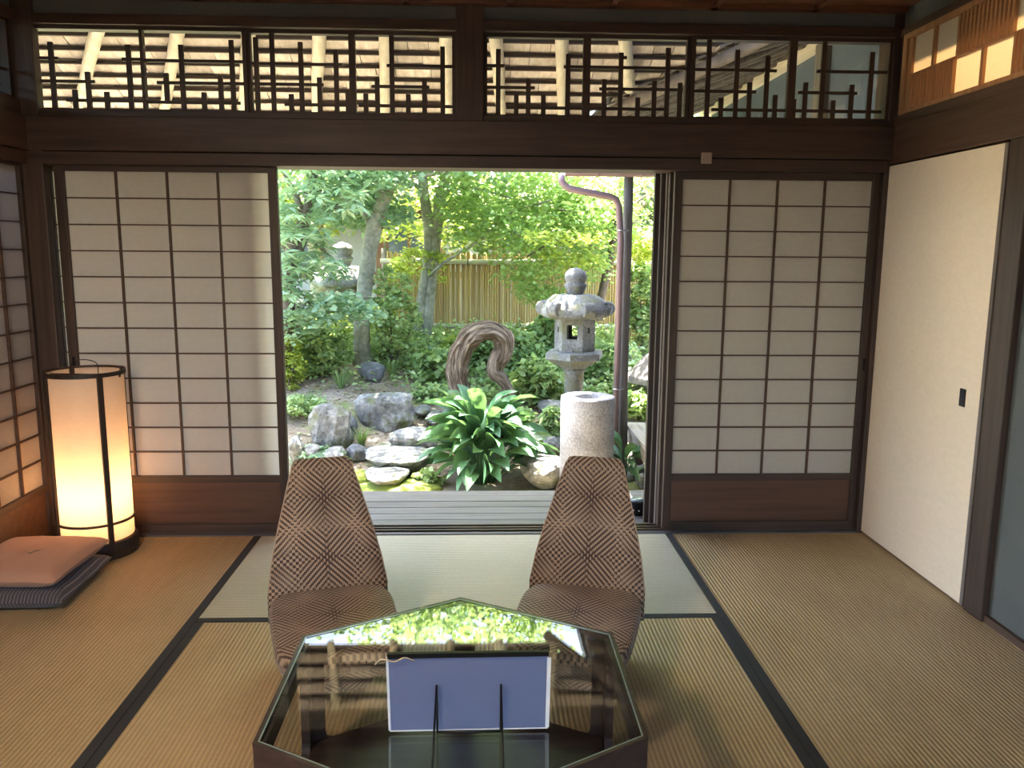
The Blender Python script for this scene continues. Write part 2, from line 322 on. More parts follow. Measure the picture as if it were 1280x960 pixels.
def tubedata(P, R, seg=8, off=0, wob=0.0):
    P = [Vector(p) for p in P]
    if isinstance(R, (int, float)): R = [R]*len(P)
    V = []; Fc = []; up = Vector((0.13, 0.31, 1)).normalized()
    pn = None
    for i, p in enumerate(P):
        d = (P[min(i+1, len(P)-1)]-P[max(i-1, 0)]).normalized()
        if pn is None: pn = d.orthogonal().normalized()
        pn = (pn-d*pn.dot(d)).normalized(); bn = d.cross(pn)
        for k in range(seg):
            a = 2*PI*k/seg; r = R[i]*(1+wob*noise.noise((p.x*7+k*1.3, p.y*7, p.z*7+k)))
            V.append(p+pn*(math.cos(a)*r)+bn*(math.sin(a)*r))
    for i in range(len(P)-1):
        for k in range(seg):
            Fc.append((off+i*seg+k, off+i*seg+(k+1) % seg, off+(i+1)*seg+(k+1) % seg, off+(i+1)*seg+k))
    Fc.append(tuple(off+k for k in range(seg))[::-1]); Fc.append(tuple(off+(len(P)-1)*seg+k for k in range(seg)))
    return V, Fc
def tube(name, P, R, seg=8, smooth=True, wob=0.0):
    V, Fc = tubedata(P, R, seg, 0, wob); return mesh(name, V, Fc, smooth)
def lerp(a, b, t): return a+(b-a)*t
def tubes(name, lst, seg=6):
    V = []; Fc = []
    for P, R in lst:
        v, f = tubedata(P, R, seg, len(V)); V += v; Fc += f
    return mesh(name, V, Fc, True)
def leafmesh(name, p, d, n, Ln, W, fold=0.15, droop=0.15, rich=False):
    # p base points, d axes, n normals (all k x 3), Ln lengths, W half widths
    k = len(p); d = d/np.linalg.norm(d, axis=1, keepdims=True); s = np.cross(d, n); s /= np.linalg.norm(s, axis=1, keepdims=True)+1e-9; n = np.cross(s, d)
    Ln = np.broadcast_to(Ln, (k,))[:, None]; W = np.broadcast_to(W, (k,))[:, None]
    if not rich:
        V = np.stack([p, p+d*Ln*0.45+s*W+n*W*fold, p+d*Ln-n*Ln*droop, p+d*Ln*0.45-s*W+n*W*fold], 1).reshape(-1, 3)
        b = np.arange(k)[:, None]*4; Fa = np.concatenate([b+[0, 1, 2], b+[0, 2, 3]])
    else:
        V = np.stack([p, p+d*Ln*0.3+s*W*0.85+n*W*fold-n*Ln*droop*0.1, p+d*Ln*0.65+s*W*0.8+n*W*fold-n*Ln*droop*0.45, p+d*Ln-n*Ln*droop,
                      p+d*Ln*0.65-s*W*0.8+n*W*fold-n*Ln*droop*0.45, p+d*Ln*0.3-s*W*0.85+n*W*fold-n*Ln*droop*0.1, p+d*Ln*0.3-n*Ln*droop*0.1, p+d*Ln*0.65-n*Ln*droop*0.45], 1).reshape(-1, 3)
        b = np.arange(k)[:, None]*8
        Fa = np.concatenate([b+q for q in ([0, 1, 6], [0, 6, 5], [1, 2, 7], [1, 7, 6], [6, 7, 4], [6, 4, 5], [2, 3, 7], [7, 3, 4])])
    me = bpy.data.meshes.new(name); me.vertices.add(len(V)); me.vertices.foreach_set('co', V.astype(np.float32).ravel())
    me.loops.add(Fa.size); me.loops.foreach_set('vertex_index', Fa.astype(np.int32).ravel())
    me.polygons.add(len(Fa)); me.polygons.foreach_set('loop_start', np.arange(len(Fa), dtype=np.int32)*3)
    me.update(calc_edges=True); me.validate(); return me
def unit(k): v = RNG.normal(size=(k, 3)); return v/np.linalg.norm(v, axis=1, keepdims=True)
def sprays(centers, radii, per, size, tilt=0.5, flat=0.25, wr=0.4, down=0.25, var=0.35):
    # flat sprays of leaves around given centres
    c = np.repeat(np.asarray(centers, float), per, 0); r = np.repeat(np.asarray(radii, float), per)
    k = len(c); a = RNG.uniform(0, 2*PI, k); q = np.sqrt(RNG.uniform(0, 1, k))*r
    p = c+np.stack([np.cos(a)*q, np.sin(a)*q, RNG.normal(size=k)*r*flat-0.25*q*q/np.maximum(r, 1e-6)], 1)
    b = RNG.uniform(0, 2*PI, k); d = np.stack([np.cos(b), np.sin(b), -np.abs(RNG.normal(size=k))*down], 1)
    n = np.array([0, 0, 1.0])+RNG.normal(size=(k, 3))*tilt
    Ln = size*RNG.uniform(1-var, 1+var, k)
    return p, d, n, Ln, Ln*wr
def ellipsoid(cx, cy, cz, rx, ry, rz, n, shell=0.5):
    u = unit(n); r = RNG.uniform(shell**3, 1, n)**(1/3)
    return np.array([cx, cy, cz])+u*r[:, None]*np.array([rx, ry, rz])
# ================================================================== THE ROOM
XL, XR = -1.935, 1.949; HC = 2.435; YB = -6.2
# --- floor: a subfloor with the tatami mats on it
fl = box('floor', -2.25, 2.25, YB, 0.0, -0.30, -0.045, 'darky'); tag(fl, 'straw tatami floor with black cloth borders', None, None, 'structure')
fl_off = Vector(fl.location)
def mat_piece(x0, x1, y0, y1, ribs, pale=False, borders=()):
    cx, cy = (x0+x1)/2, (y0+y1)/2
    t = obj('tatami_mat', boxm('tatami_mat', x0-cx+0.001, x1-cx-0.001, y0-cy+0.001, y1-cy-0.001, -0.044, 0.0, 0.002), 'tatami_sheen' if pale else 'tatami', fl, Vector((cx, cy, 0))-fl_off)
    for b in borders:
        bw = 0.034
        if b == 'l': q = (x0-cx, x0-cx+bw, y0-cy, y1-cy)
        if b == 'r': q = (x1-cx-bw, x1-cx, y0-cy, y1-cy)
        if b == 'f': q = (x0-cx, x1-cx, y1-cy-bw, y1-cy)
        if b == 'n': q = (x0-cx, x1-cx, y0-cy, y0-cy+bw)
        e = 0.0012
        obj('border', boxm('border', q[0]+e, q[1]-e, q[2]+e, q[3]-e, -0.02, 0.0022), 'border', t)
XB = 0.975
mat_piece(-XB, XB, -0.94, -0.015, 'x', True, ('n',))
mat_piece(-XB, 0.0-0.0, -2.85, -0.94, 'y', False, ('l',))
mat_piece(0.0, XB, -2.85, -0.94, 'y', False, ('r',))
mat_piece(XL, -XB, -1.94, -0.015, 'y', False, ('r',))
mat_piece(XB, XR+0.02, -1.94, -0.015, 'y', False, ('l',))
mat_piece(XL, -XB, -3.88, -1.94, 'y', False, ('r',))
mat_piece(XB, XR+0.02, -3.88, -1.94, 'y', False, ('l',))
mat_piece(-XB, XB, -3.80, -2.85, 'y', False, ())
mat_piece(XL, XR+0.02, -5.9, -3.88, 'y', False, ())
# --- ceiling boards and cornice
ce = box('ceiling', -2.3, 2.3, YB-0.1, 0.05, HC+0.03, HC+0.16, 'ceil'); tag(ce, 'reddish brown board ceiling', None, None, 'structure')
for i in range(14):
    y0 = YB+i*0.443
    obj('ceiling_board', boxm('ceiling_board', -2.2, 2.2, y0+0.004, y0+0.439, -0.10, -0.082), 'ceil', ce, (0, 0, 0.005)).location = (0, -ce.location.y, 0.0)
for i, x in enumerate((-1.6, -1.15, -0.7, -0.25, 0.2, 0.65, 1.1, 1.55)):
    obj('ceiling_batten', boxm('ceiling_batten', x-0.012, x+0.012, YB, 0, -0.118, -0.1), 'ceil', ce, (0, -ce.location.y, 0))
# --- garden side wall: posts, lintels, plaster strips
wf = struct('wall_front', 'dark timber wall frame around the garden opening')
def part(name, x0, x1, y0, y1, z0, z1, mat, parent, bev=0.0): return box(name, x0, x1, y0, y1, z0, z1, mat, parent, bev)
part('corner_post', -2.08, -1.852, -0.03, 0.025, 0, HC+0.05, 'darkv', wf, 0.004)
part('corner_post', 1.925, 2.08, -0.01, 0.14, 0, HC+0.05, 'darkv', wf, 0.004)
part('lintel', -1.92, 1.93, -0.03, 0.14, 1.722, 1.775, 'dark', wf, 0.003)
part('tie_beam', -1.96, 1.96, -0.045, 0.12, 1.778, 1.925, 'dark', wf, 0.004)
part('transom_sill', -1.92, 1.93, -0.015, 0.12, 1.925, 1.952, 'dark', wf, 0.002)
part('transom_head', -1.92, 1.93, -0.02, 0.12, 2.308, 2.352, 'dark', wf, 0.003)
part('side_strip', -1.92, -1.872, 0.0, 0.06, 1.94, 2.32, 'darkv', wf); part('short_post', -0.035, 0.085, -0.03, 0.12, 1.925, 2.43, 'darkv', wf, 0.003)
part('plaster_strip', -1.92, 1.93, 0.0, 0.11, 2.352, 2.43, 'plaster', wf)
part('cornice', -1.98, 1.96, -0.05, 0.13, 2.412, 2.475, 'ceil', wf, 0.003)
part('threshold', -1.92, 1.93, -0.012, 0.145, -0.06, 0.004, 'engawa', wf, 0.002)
for k, y in enumerate((0.03, 0.065, 0.105)):
    part('track_rail', -1.90, 1.925, y-0.006, y+0.006, 0.004, 0.012, 'dark', wf)
# --- shoji panels
def shoji(name, x0, x1, gx0, gx1, y, z0, z1, gz0, gz1, cols, rows, label, plane='x', barw=0.006, back=False):
    root = struct(name, label)
    d = 0.016
    def P(nm, a0, a1, b0, b1, y0, y1, mt, bev=0.0):
        if plane == 'x': return box(nm, a0, a1, y+y0, y+y1, b0, b1, mt, root, bev)
        return box(nm, y+y0, y+y1, a0, a1, b0, b1, mt, root, bev)
    sg = 1 if plane == 'x' else -1
    lo, hi = (-d, d)
    P('stile', x0, gx0, z0, z1, lo, hi, 'darkv', 0.002); P('stile', gx1, x1, z0, z1, lo, hi, 'darkv', 0.002)
    P('top_rail', gx0, gx1, gz1, z1, lo, hi, 'dark'); P('middle_rail', gx0, gx1, gz0-0.032, gz0, lo, hi, 'dark'); P('bottom_rail', gx0, gx1, z0, z0+0.035, lo, hi, 'dark')
    P('kick_panel', gx0, gx1, z0+0.035, gz0-0.032, -0.004, 0.004, 'panel')
    pw, ph = (gx1-gx0)/cols, (gz1-gz0)/rows
    f0, f1 = (-0.011, 0.002) if sg > 0 else (-0.002, 0.011)
    for c in range(1, cols): P('lattice_bar', gx0+c*pw-barw*0.75, gx0+c*pw+barw*0.75, gz0, gz1, f0, f1, 'kumiko')
    for r in range(1, rows): P('lattice_bar', gx0, gx1, gz0+r*ph-barw/2, gz0+r*ph+barw/2, f0+(0.001 if sg > 0 else -0.001), f1, 'kumiko')
    yp = 0.003 if sg > 0 else -0.003
    me = mesh('paper_pane', [(-pw/2, 0, -ph/2), (pw/2, 0, -ph/2), (pw/2, 0, ph/2), (-pw/2, 0, ph/2)] if plane == 'x' else [(0, -pw/2, -ph/2), (0, pw/2, -ph/2), (0, pw/2, ph/2), (0, -pw/2, ph/2)], [(0, 1, 2, 3)])
    for c in range(cols):
        for r in range(rows):
            a, b = gx0+(c+0.5)*pw, gz0+(r+0.5)*ph
            obj('paper_pane', me, 'paper', root, (a, y+yp, b) if plane == 'x' else (y+yp, a, b))
    return root
s1 = shoji('door_1', -1.835, -0.848, -1.793, -0.888, 0.04, 0.012, 1.722, 0.286, 1.697, 4, 12, 'paper shoji screen behind the glowing floor lantern')
# finger pull on its stile
box('finger_pull', -1.815, -1.803, 0.018, 0.026, 0.80, 0.86, 'blackmetal', s1, 0.002)
shoji('door_2', -1.905, -0.957, -1.868, -0.992, 0.082, 0.012, 1.722, 0.286, 1.697, 4, 12, 'paper shoji screen mostly hidden behind the screen with the lantern')
s3 = shoji('door_3', 0.966, 1.925, 1.003, 1.894, 0.04, 0.012, 1.722, 0.287, 1.688, 4, 12, 'grey lit paper shoji screen beside the cream sliding door')
box('finger_pull', 1.905, 1.917, 0.018, 0.026, 0.80, 0.86, 'blackmetal', s3, 0.002)
shoji('door_4', 0.952, 1.88, 0.988, 1.845, 0.082, 0.012, 1.722, 0.286, 1.697, 4, 12, 'paper shoji screen stacked behind the grey lit screen')
dj = struct('door_5', 'stacked dark storm door edges at the garden opening')
part('stile', 0.925, 0.952, 0.13, 0.16, -0.03, 1.74, 'lampwood', dj, 0.002)
part('stile', 0.905, 0.935, 0.17, 0.20, -0.03, 1.74, 'lampwood', dj, 0.002)
part('stile', 0.945, 0.962, 0.10, 0.125, 0.0, 1.722, 'pillar', dj, 0.002)
# --- transoms with their lattice of sticks
ZA, ZB = 1.962, 2.292
LAT = {  # pane: (px0, px1, verticals [(fx, ftop, fbot)], horizontals [(fz, fx0, fx1)])
 1: (52, 178, [(.13, .84), (.335, .24), (.47, .47), (.645, .22), (.88, .82)], [(.64, 0, .19), (.64, .81, 1), (.35, 0, .53), (.11, .24, 1)]),
 2: (182, 304, [(.21, .47, .1), (.375, .83), (.585, .23), (.76, .44), (.885, .9)], [(.63, 0, 1), (.35, .11, 1), (.10, 0, .95)]),
 3: (313, 435, [(.05, .95), (.215, 1), (.505, .9), (.395, .23), (.69, .45), (.865, .8), (.98, .3)], [(.62, 0, .93), (.36, 0, .73), (.10, .32, 1)]),
 4: (443, 565, [(.10, .25), (.22, .46), (.375, 1), (.54, .25), (.71, .45), (.90, .87)], [(.62, .32, 1), (.35, .16, .76), (.10, .02, 1)]),
 5: (609, 726, [(.115, .85), (.305, .28), (.43, .47), (.59, .27), (.845, .8)], [(.64, 0, .18), (.64, .80, 1), (.36, 0, .5), (.10, .2, 1)]),
 6: (735, 853, [(.15, .48), (.32, .83), (.505, .25), (.675, .47), (.81, .9), (.945, .45)], [(.64, 0, 1), (.36, .10, .98), (.10, 0, .83), (.77, .3, .38)]),
 7: (863, 979, [(.145, 1), (.295, .25), (.45, .88), (.595, .46), (.775, .81), (.875, .3)], [(.62, 0, .88), (.34, 0, .67), (.10, .2, 1)]),
 8: (988, 1103, [(.12, .47), (.30, 1), (.43, .24), (.625, .45), (.825, .88), (.0, .25)], [(.62, .235, 1), (.34, .045, .69), (.10, 0, .97)]),
}
def txl(p): return -1.855+(p-52)/(565-52)*1.801 if p < 590 else 0.102+(p-609)/(1103-609)*1.810
for n, (a, b) in enumerate(((1, 2), (3, 4), (5, 6), (7, 8))):
    root = struct('window_%d' % (n+1), ['transom sash with stick lattice in the lantern corner', 'transom sash with stick lattice left of the short post', 'transom sash with stick lattice beside the short post', 'transom sash with stick lattice next to the cedar slat transom'][n])
    y0, y1 = (0.015, 0.045) if n in (1, 2) else (0.0, 0.03)
    xa, xb = txl(LAT[a][0]), txl(LAT[b][1]); xm0, xm1 = txl(LAT[a][1]), txl(LAT[b][0])
    part('stile', xa-0.018, xa, y0, y1, ZA-0.012, ZB+0.018, 'darkv', root); part('stile', xb, xb+0.018, y0, y1, ZA-0.012, ZB+0.018, 'darkv', root)
    part('rail', xa, xb, y0, y1, ZA-0.012, ZA, 'dark', root); part('rail', xa, xb, y0, y1, ZB, ZB+0.018, 'dark', root)
    part('mullion', xm0, xm1, y0, y1, ZA, ZB, 'darkv', root)
    for pz in (a, b):
        p0, p1, vs, hs = LAT[pz]; xa0, xa1 = txl(p0), txl(p1); wd = xa1-xa0; h = ZB-ZA
        for v in vs:
            xx = xa0+v[0]*wd; zb = ZA+(v[2]*h if len(v) > 2 else 0)
            part('lattice_stick', max(xa0, xx-0.0105), min(xa1, xx+0.0105), y0+0.006, y0+0.018, zb, ZA+min(v[1], 1)*h, 'darkv', root)
        for z, f0, f1 in hs:
            part('lattice_stick', xa0+f0*wd, xa0+f1*wd, y0+0.012, y0+0.022, ZA+z*h-0.0065, ZA+z*h+0.0065, 'dark', root)
        part('glass_pane', xa0-0.004, xa1+0.004, y0+0.024, y0+0.027, ZA-0.004, ZB+0.004, 'glass', root)
# --- left wall
wl_ = struct('wall_left', 'dark timber wall with paper screens beside the lantern')
x = XL
part('lintel', x-0.12, x+0.02, -6.1, -0.03, 1.722, 1.775, 'darky', wl_, 0.003); part('tie_beam', x-0.10, x+0.035, -6.1, -0.03, 1.778, 1.925, 'darky', wl_, 0.004)
part('transom_sill', x-0.10, x+0.01, -6.1, -0.03, 1.925, 1.99, 'darky', wl_); part('transom_head', x-0.10, x+0.015, -6.1, -0.03, 2.32, 2.36, 'darky', wl_)
part('plaster_strip', x-0.09, x, -6.1, -0.03, 2.355, 2.45, 'plaster', wl_); part('sill', x-0.12, x+0.015, -6.1, -0.03, -0.05, 0.006, 'darky', wl_)
part('post', x-0.09, x+0.02, -2.15, -2.03, 0, 2.45, 'darkv', wl_); part('plaster_panel', x-0.09, x-0.02, -6.2, -2.15, 0, 2.45, 'plaster', wl_)
shoji('door_6', -1.06, -0.031, -0.965, -0.056, x-0.02, 0.012, 1.722, 0.27, 1.708, 5, 12, 'paper shoji screen on the wall behind the cushions', 'y')
shoji('door_7', -2.03, -1.045, -1.99, -1.085, x-0.062, 0.012, 1.722, 0.286, 1.705, 4, 12, 'paper shoji screen on the lantern side nearer the viewer', 'y')
root = struct('window_5', 'transom with glass over the side screens by the lantern')
part('rail', x-0.04, x-0.01, -2.03, -0.04, 1.99, 2.004, 'darky', root); part('rail', x-0.04, x-0.01, -2.03, -0.04, 2.306, 2.32, 'darky', root)
for yy in (-0.045, -0.53, -1.03, -1.53, -2.03): part('stile', x-0.04, x-0.01, yy-0.012, yy+0.012, 1.99, 2.32, 'darkv', root)
for yy, tp in ((-0.16, .9), (-0.24, .5), (-0.33, .3), (-0.42, .8), (-0.66, .85), (-0.8, .4), (-0.92, .7), (-1.15, .8), (-1.3, .4)): part('lattice_stick', x-0.03, x-0.018, yy-0.01, yy+0.01, 2.004, 2.004+0.3*tp, 'darkv', root)
for z, ya, yb in ((2.04, -1.03, -0.1), (2.11, -0.6, -0.05), (2.2, -1.0, -0.3)): part('lattice_stick', x-0.036, x-0.026, ya, yb, z-0.006, z+0.006, 'darky', root)
for ya, yb in ((-0.52, -0.055), (-1.02, -0.54), (-1.52, -1.04), (-2.02, -1.54)): part('glass_pane', x-0.017, x-0.014, ya, yb, 2.0, 2.31, 'glass', root)
co = struct('wall_light_block', 'unseen corridor shell added to block daylight from the left paper screens')  # added out of view so outdoor light stays off the side screens
part('outer_wall', -3.35, -3.25, -6.1, 0.1, 2.42, 2.6, 'plaster_out', co); part('outer_wall', -3.35, -3.25, -6.1, 0.1, -0.1, 2.2, 'plaster_out', co); part('floor_slab', -3.3, -2.1, -6.1, 0.1, -0.1, -0.02, 'engawa', co); part('ceiling_slab', -3.35, -2.05, -6.1, 0.1, 2.5, 2.56, 'ceil', co); part('end_wall', -3.3, -2.1, -6.15, -6.1, -0.1, 2.6, 'plaster_out', co); part('end_wall', -3.3, -2.08, 0.02, 0.1, -0.1, 2.6, 'plaster_out', co)
# --- right wall
wr = struct('wall_right', 'dark timber and teal plaster wall with a cream sliding door')
x = XR
part('tie_beam', x-0.01, x+0.20, -6.1, 0.0, 1.76, 1.93, 'darky', wr, 0.004); part('rail', x, x+0.2, -6.1, 0.0, 1.93, 1.968, 'darky', wr)
part('transom_head', x, x+0.25, -6.1, 0.0, 2.308, 2.345, 'darky', wr)
part('plaster_strip', x+0.015, x+0.25, -6.1, 0.0, 2.345, 2.45, 'plaster', wr)
part('corner_infill', x+0.005, x+0.2, -0.06, 0.0, 1.968, 2.308, 'darkv', wr)
part('post', x-0.005, x+0.15, -1.0, -0.885, 0, 1.76, 'darkv', wr, 0.004)
part('door_recess', x+0.05, x+0.2, -0.885, 0.0, 0, 1.76, 'darkv', wr)
part('plaster_panel', x+0.022, x+0.2, -6.1, -1.0, 0.03, 1.76, 'plaster', wr); part('floor_strip', x+0.005, x+0.1, -6.1, 0.0, -0.04, 0.03, 'darky', wr)
part('transom_infill', x+0.02, x+0.2, -6.1, -2.0, 1.968, 2.308, 'plaster', wr)
fu = struct('door_8', 'cream paper sliding door with a small dark recessed pull')
box('panel', x-0.002, x+0.026, -0.852, -0.0, 0.008, 1.752, 'fusuma', fu, 0.002)
box('edge_strip', x-0.002, x+0.026, -0.872, -0.8525, 0.008, 1.752, 'pillar', fu, 0.001)
pull = box('pull', x-0.004, x+0.002, -0.765, -0.725, 0.772, 0.842, 'blackmetal', fu, 0.001)
obj('pull_recess', boxm('pull_recess', -0.002, 0.001, -0.014, 0.014, -0.028, 0.028), 'border', pull, (-0.0025, 0, 0))
box('latch', x+0.0, x+0.02, -0.884, -0.871, 0.785, 0.83, 'blackmetal', fu)
# right transom of paper squares and slats
rw = struct('window_6', 'warm glowing transom of paper squares and cedar slats')
y_out = -2.0
part('frame', x-0.008, x+0.03, -0.095, -0.06, 1.968, 2.308, 'ranma_wood', rw); part('frame', x-0.008, x+0.03, y_out, -0.095, 1.968, 1.985, 'ranma_wood', rw); part('frame', x-0.008, x+0.03, y_out, -0.095, 2.288, 2.308, 'ranma_wood', rw)
zm = 2.128
def sheet_x(nm, xx, ya, yb, za, zb, mt, par):
    cy_, cz_ = (ya+yb)/2, (za+zb)/2; return obj(nm, mesh(nm, [(0, ya-cy_, za-cz_), (0, yb-cy_, za-cz_), (0, yb-cy_, zb-cz_), (0, ya-cy_, zb-cz_)], [(0, 1, 2, 3)]), mt, par, (xx, cy_, cz_))
part('middle_rail', x+0.002, x+0.022, y_out, -0.095, zm-0.004, zm+0.004, 'ranma_wood', rw)
segs = [-0.125, -0.47, -0.835, -1.19, -1.545, -1.9]
for row in (0, 1):
    za, zb = (1.985, zm-0.004) if row == 0 else (zm+0.004, 2.288)
    for i in range(5):
        ya, yb = segs[i+1], segs[i]
        slats = (i+row) % 2 == 0
        if slats:
            n = 14
            for k in range(n):
                c = lerp(yb, ya, (k+0.5)/n); part('slat', x-0.002, x+0.013, c-0.0068, c+0.0068, za, zb, 'ranma_wood', rw)
            sheet_x('paper_pane', x+0.016, ya, yb, za, zb, 'ranma_paper', rw)
        else:
            ymid = (ya+yb)/2
            for a, b in ((ya, ymid-0.009), (ymid+0.009, yb)): sheet_x('paper_pane', x+0.0145, a, b, za, zb, 'ranma_paper', rw)
            part('divider', x+0.002, x+0.02, ymid-0.009, ymid+0.009, za, zb, 'ranma_wood', rw)
part('frame_strip', x+0.002, x+0.02, -0.125, -0.095, 1.985, 2.288, 'ranma_wood', rw)
# the room next door that lights the transom
nr = struct('wall_next_room', 'plain plaster shell of the next room')
part('floor_slab', 2.2, 5.0, -4.0, 0.2, -0.1, 0.0, 'darky', nr); part('ceiling_slab', 2.15, 5.0, -4.0, 0.2, 3.05, 3.1, 'ceil', nr)
part('end_wall', 2.2, 5.0, 0.05, 0.12, 0, 3.1, 'plaster_out', nr); part('end_wall', 2.2, 5.0, -4.0, -3.95, 0, 3.1, 'plaster', nr); part('far_wall', 4.95, 5.0, -4.0, 0.2, 0, 3.1, 'plaster', nr)
part('upper_wall', 2.10, 2.2, -4.0, 0.1, 2.308, 3.1, 'plaster', nr); part('side_wall', 2.149, 2.2, -4.0, 0.1, 0, 1.95, 'plaster', nr)
nl = thing('ceiling_lamp', 'shaded warm bulb lamp hanging in the next room', 'lamp', (3.0, -0.75, 2.75))
obj('shade', lathe('shade', [(0.02, 0.16), (0.05, 0.15), (0.16, 0.05), (0.165, 0.05), (0.055, 0.16), (0.02, 0.165)], 20), 'plaster', nl); obj('cord', tube('cord', [(0, 0, 0.15), (0, 0, 0.30)], 0.004), 'blackmetal', nl); obj('socket', lathe('socket', [(0.015, 0.04), (0.015, 0.16)], 10), 'blackmetal', nl)
ld = bpy.data.lights.new('lamp_bulb', 'POINT'); ld.energy = 42; ld.color = (1.0, 0.68, 0.36); ld.shadow_soft_size = 0.03
lo = bpy.data.objects.new('lamp_bulb', ld); COL.objects.link(lo); lo.parent = nl
# --- rear wall; its opening and the unseen lamp are added for fill light
wb = struct('wall_back', 'teal plaster wall behind the viewer')
part('plaster_panel', -2.2, 2.2, YB-0.1, YB, 0, 0.5, 'plaster', wb); part('plaster_panel', -2.2, 2.2, YB-0.1, YB, 2.0, 2.5, 'plaster', wb)
part('plaster_panel', -2.2, -1.4, YB-0.1, YB, 0.5, 2.0, 'plaster', wb); part('plaster_panel', 1.4, 2.2, YB-0.1, YB, 0.5, 2.0, 'plaster', wb)
rl = thing('fill_lamp', 'unseen square paper pendant lamp added beside the viewer to fill the room', 'lamp', (-1.1, -3.2, 1.95))  # lamp added out of view for warm fill on mats and sliding door
obj('shade', mesh('shade', [(-.25, -.25, 0), (.25, -.25, 0), (.25, .25, 0), (-.25, .25, 0), (-.25, -.25, .2), (.25, -.25, .2), (.25, .25, .2), (-.25, .25, .2)], BF[1:]), 'lamp_paper', rl)
for a, b in ((-.25, -.25), (.25, -.25), (.25, .25), (-.25, .25)): obj('corner_post', boxm('corner_post', a-.012, a+.012, b-.012, b+.012, -.01, .21), 'lampwood', rl)
obj('cord', tube('cord', [(0, 0, .2), (0, 0, .46)], .005), 'blackmetal', rl); obj('socket', lathe('socket', [(.018, .09), (.018, .2)], 10), 'blackmetal', rl)
ld = bpy.data.lights.new('fill_bulb', 'POINT'); ld.energy = 30; ld.color = (1.0, 0.80, 0.58); ld.shadow_soft_size = 0.06
lo = bpy.data.objects.new('fill_bulb', ld); COL.objects.link(lo); lo.parent = rl; lo.location = (0, 0, 0.02)
# --- small plate on the lintel
pl = box('wall_plate', 1.062, 1.112, -0.054, -0.0455, 1.75, 1.80, 'plate', None, 0.004); tag(pl, 'small square beige plate on the dark lintel', 'plate')
# ================================================================== VERANDA AND EAVES
ve = struct('floor_veranda', 'weathered grey plank veranda outside the threshold')
ys = np.linspace(0.15, 0.90, 8)
for i in range(7):
    part('plank', -4.2, 2.4, ys[i]+0.004, ys[i+1]-0.004, -0.085-random.random()*0.002, -0.05-random.random()*0.003, 'engawa', ve, 0.002)
part('edge_beam', -4.2, 2.4, 0.84, 0.89, -0.2, -0.088, 'engawa', ve)
for xx in (-3, -1.5, 0.1, 1.7): part('stub_post', xx-0.05, xx+0.05, 0.78, 0.86, -0.6, -0.2, 'pillar', ve)
sv = struct('floor_side_veranda', 'weathered plank side veranda beyond the stone basin')
for i in range(5): part('plank', 1.30+i*0.17, 1.465+i*0.17, 0.95, 3.0, -0.12, -0.085, 'engawa_y', sv, 0.002)
part('edge_beam', 1.32, 1.37, 0.95, 3.0, -0.24, -0.121, 'engawa_y', sv)
for yy in (1.3, 2.9): part('stub_post', 1.36, 1.44, yy-0.04, yy+0.04, -0.6, -0.24, 'pillar', sv)
# main eave: boards between battens, log rafters in a fan
Z0, SL = 2.76, 0.385
def ez(y): return Z0-SL*y
ev = struct('ceiling_eave', 'underside of the tiled eave with log rafters over the veranda')
bat = [0.30+0.118*i for i in range(12)]
def valley(y): return 2.2-y
for i in range(len(bat)-1):
    ya, yb = bat[i], bat[i+1]; xx = -4.3
    while xx < valley(yb)-0.02:
        wd = random.choice((0.11, 0.14, 0.2, 0.27, 0.36)); x1 = min(xx+wd, valley((ya+yb)/2)); dz = random.uniform(0, 0.006)
        V = [(xx+0.002, ya, ez(ya)+dz), (x1-0.002, ya, ez(ya)+dz), (x1-0.002, yb+0.01, ez(yb+0.01)+dz), (xx+0.002, yb+0.01, ez(yb+0.01)+dz)]
        c = Vector(((xx+x1)/2, (ya+yb)/2, ez((ya+yb)/2)))
        V = [Vector(v)-c for v in V]; V += [v+Vector((0, 0, 0.012)) for v in V]
        obj('eave_board', mesh('eave_board', V, BF), 'soffit', ev, c); xx = x1
for y in bat:
    x1 = valley(y); z = ez(y)-0.012; a = math.atan(SL)
    part('batten', -4.3, x1, y-0.011, y+0.011, z-0.006, z+0.012, 'batten', ev)
for ut, ub in ((-40, -90), (20, -20), (115, 92), (217, 202), (308, 303), (398, 394), (482, 480), (558, 560), (622, 627), (703, 703), (784, 792)):
    xa_, xb_ = at(ut, 45, 0.81).x, at(ub, 135, 1.5).x; P = []; R = []
    for k in range(9):
        yy = lerp(0.2, 1.62, k/8); xk = lerp(xa_, xb_, (yy-0.81)/0.69)+random.uniform(-.004, .004)
        if xk > valley(yy)+0.02: break
        P.append((xk, yy, ez(yy)-0.054+0.008*math.sin(k))); R.append(lerp(0.042, 0.027, k/8))
    if len(P) > 2: obj('rafter', tube('rafter', P, R, 10), 'log', ev)
V = [(-4.5, -0.2, ez(-0.2)+0.06), (2.3, -0.2, ez(-0.2)+0.06), (2.36, 0.0, ez(0)+0.06), (0.66, 1.64, ez(1.64)+0.06), (-4.5, 1.64, ez(1.64)+0.06)]
V += [(a, b, c+0.08) for a, b, c in V]
obj('roof_slab', mesh('roof_slab', V, [(4, 3, 2, 1, 0), (5, 6, 7, 8, 9)]+[(i, (i+1) % 5, 5+(i+1) % 5, 5+i) for i in range(5)]), 'roof', ev)
part('eave_fascia', -4.4, 0.6, 1.60, 1.635, ez(1.62)-0.03, ez(1.62)+0.07, 'soffit', ev)
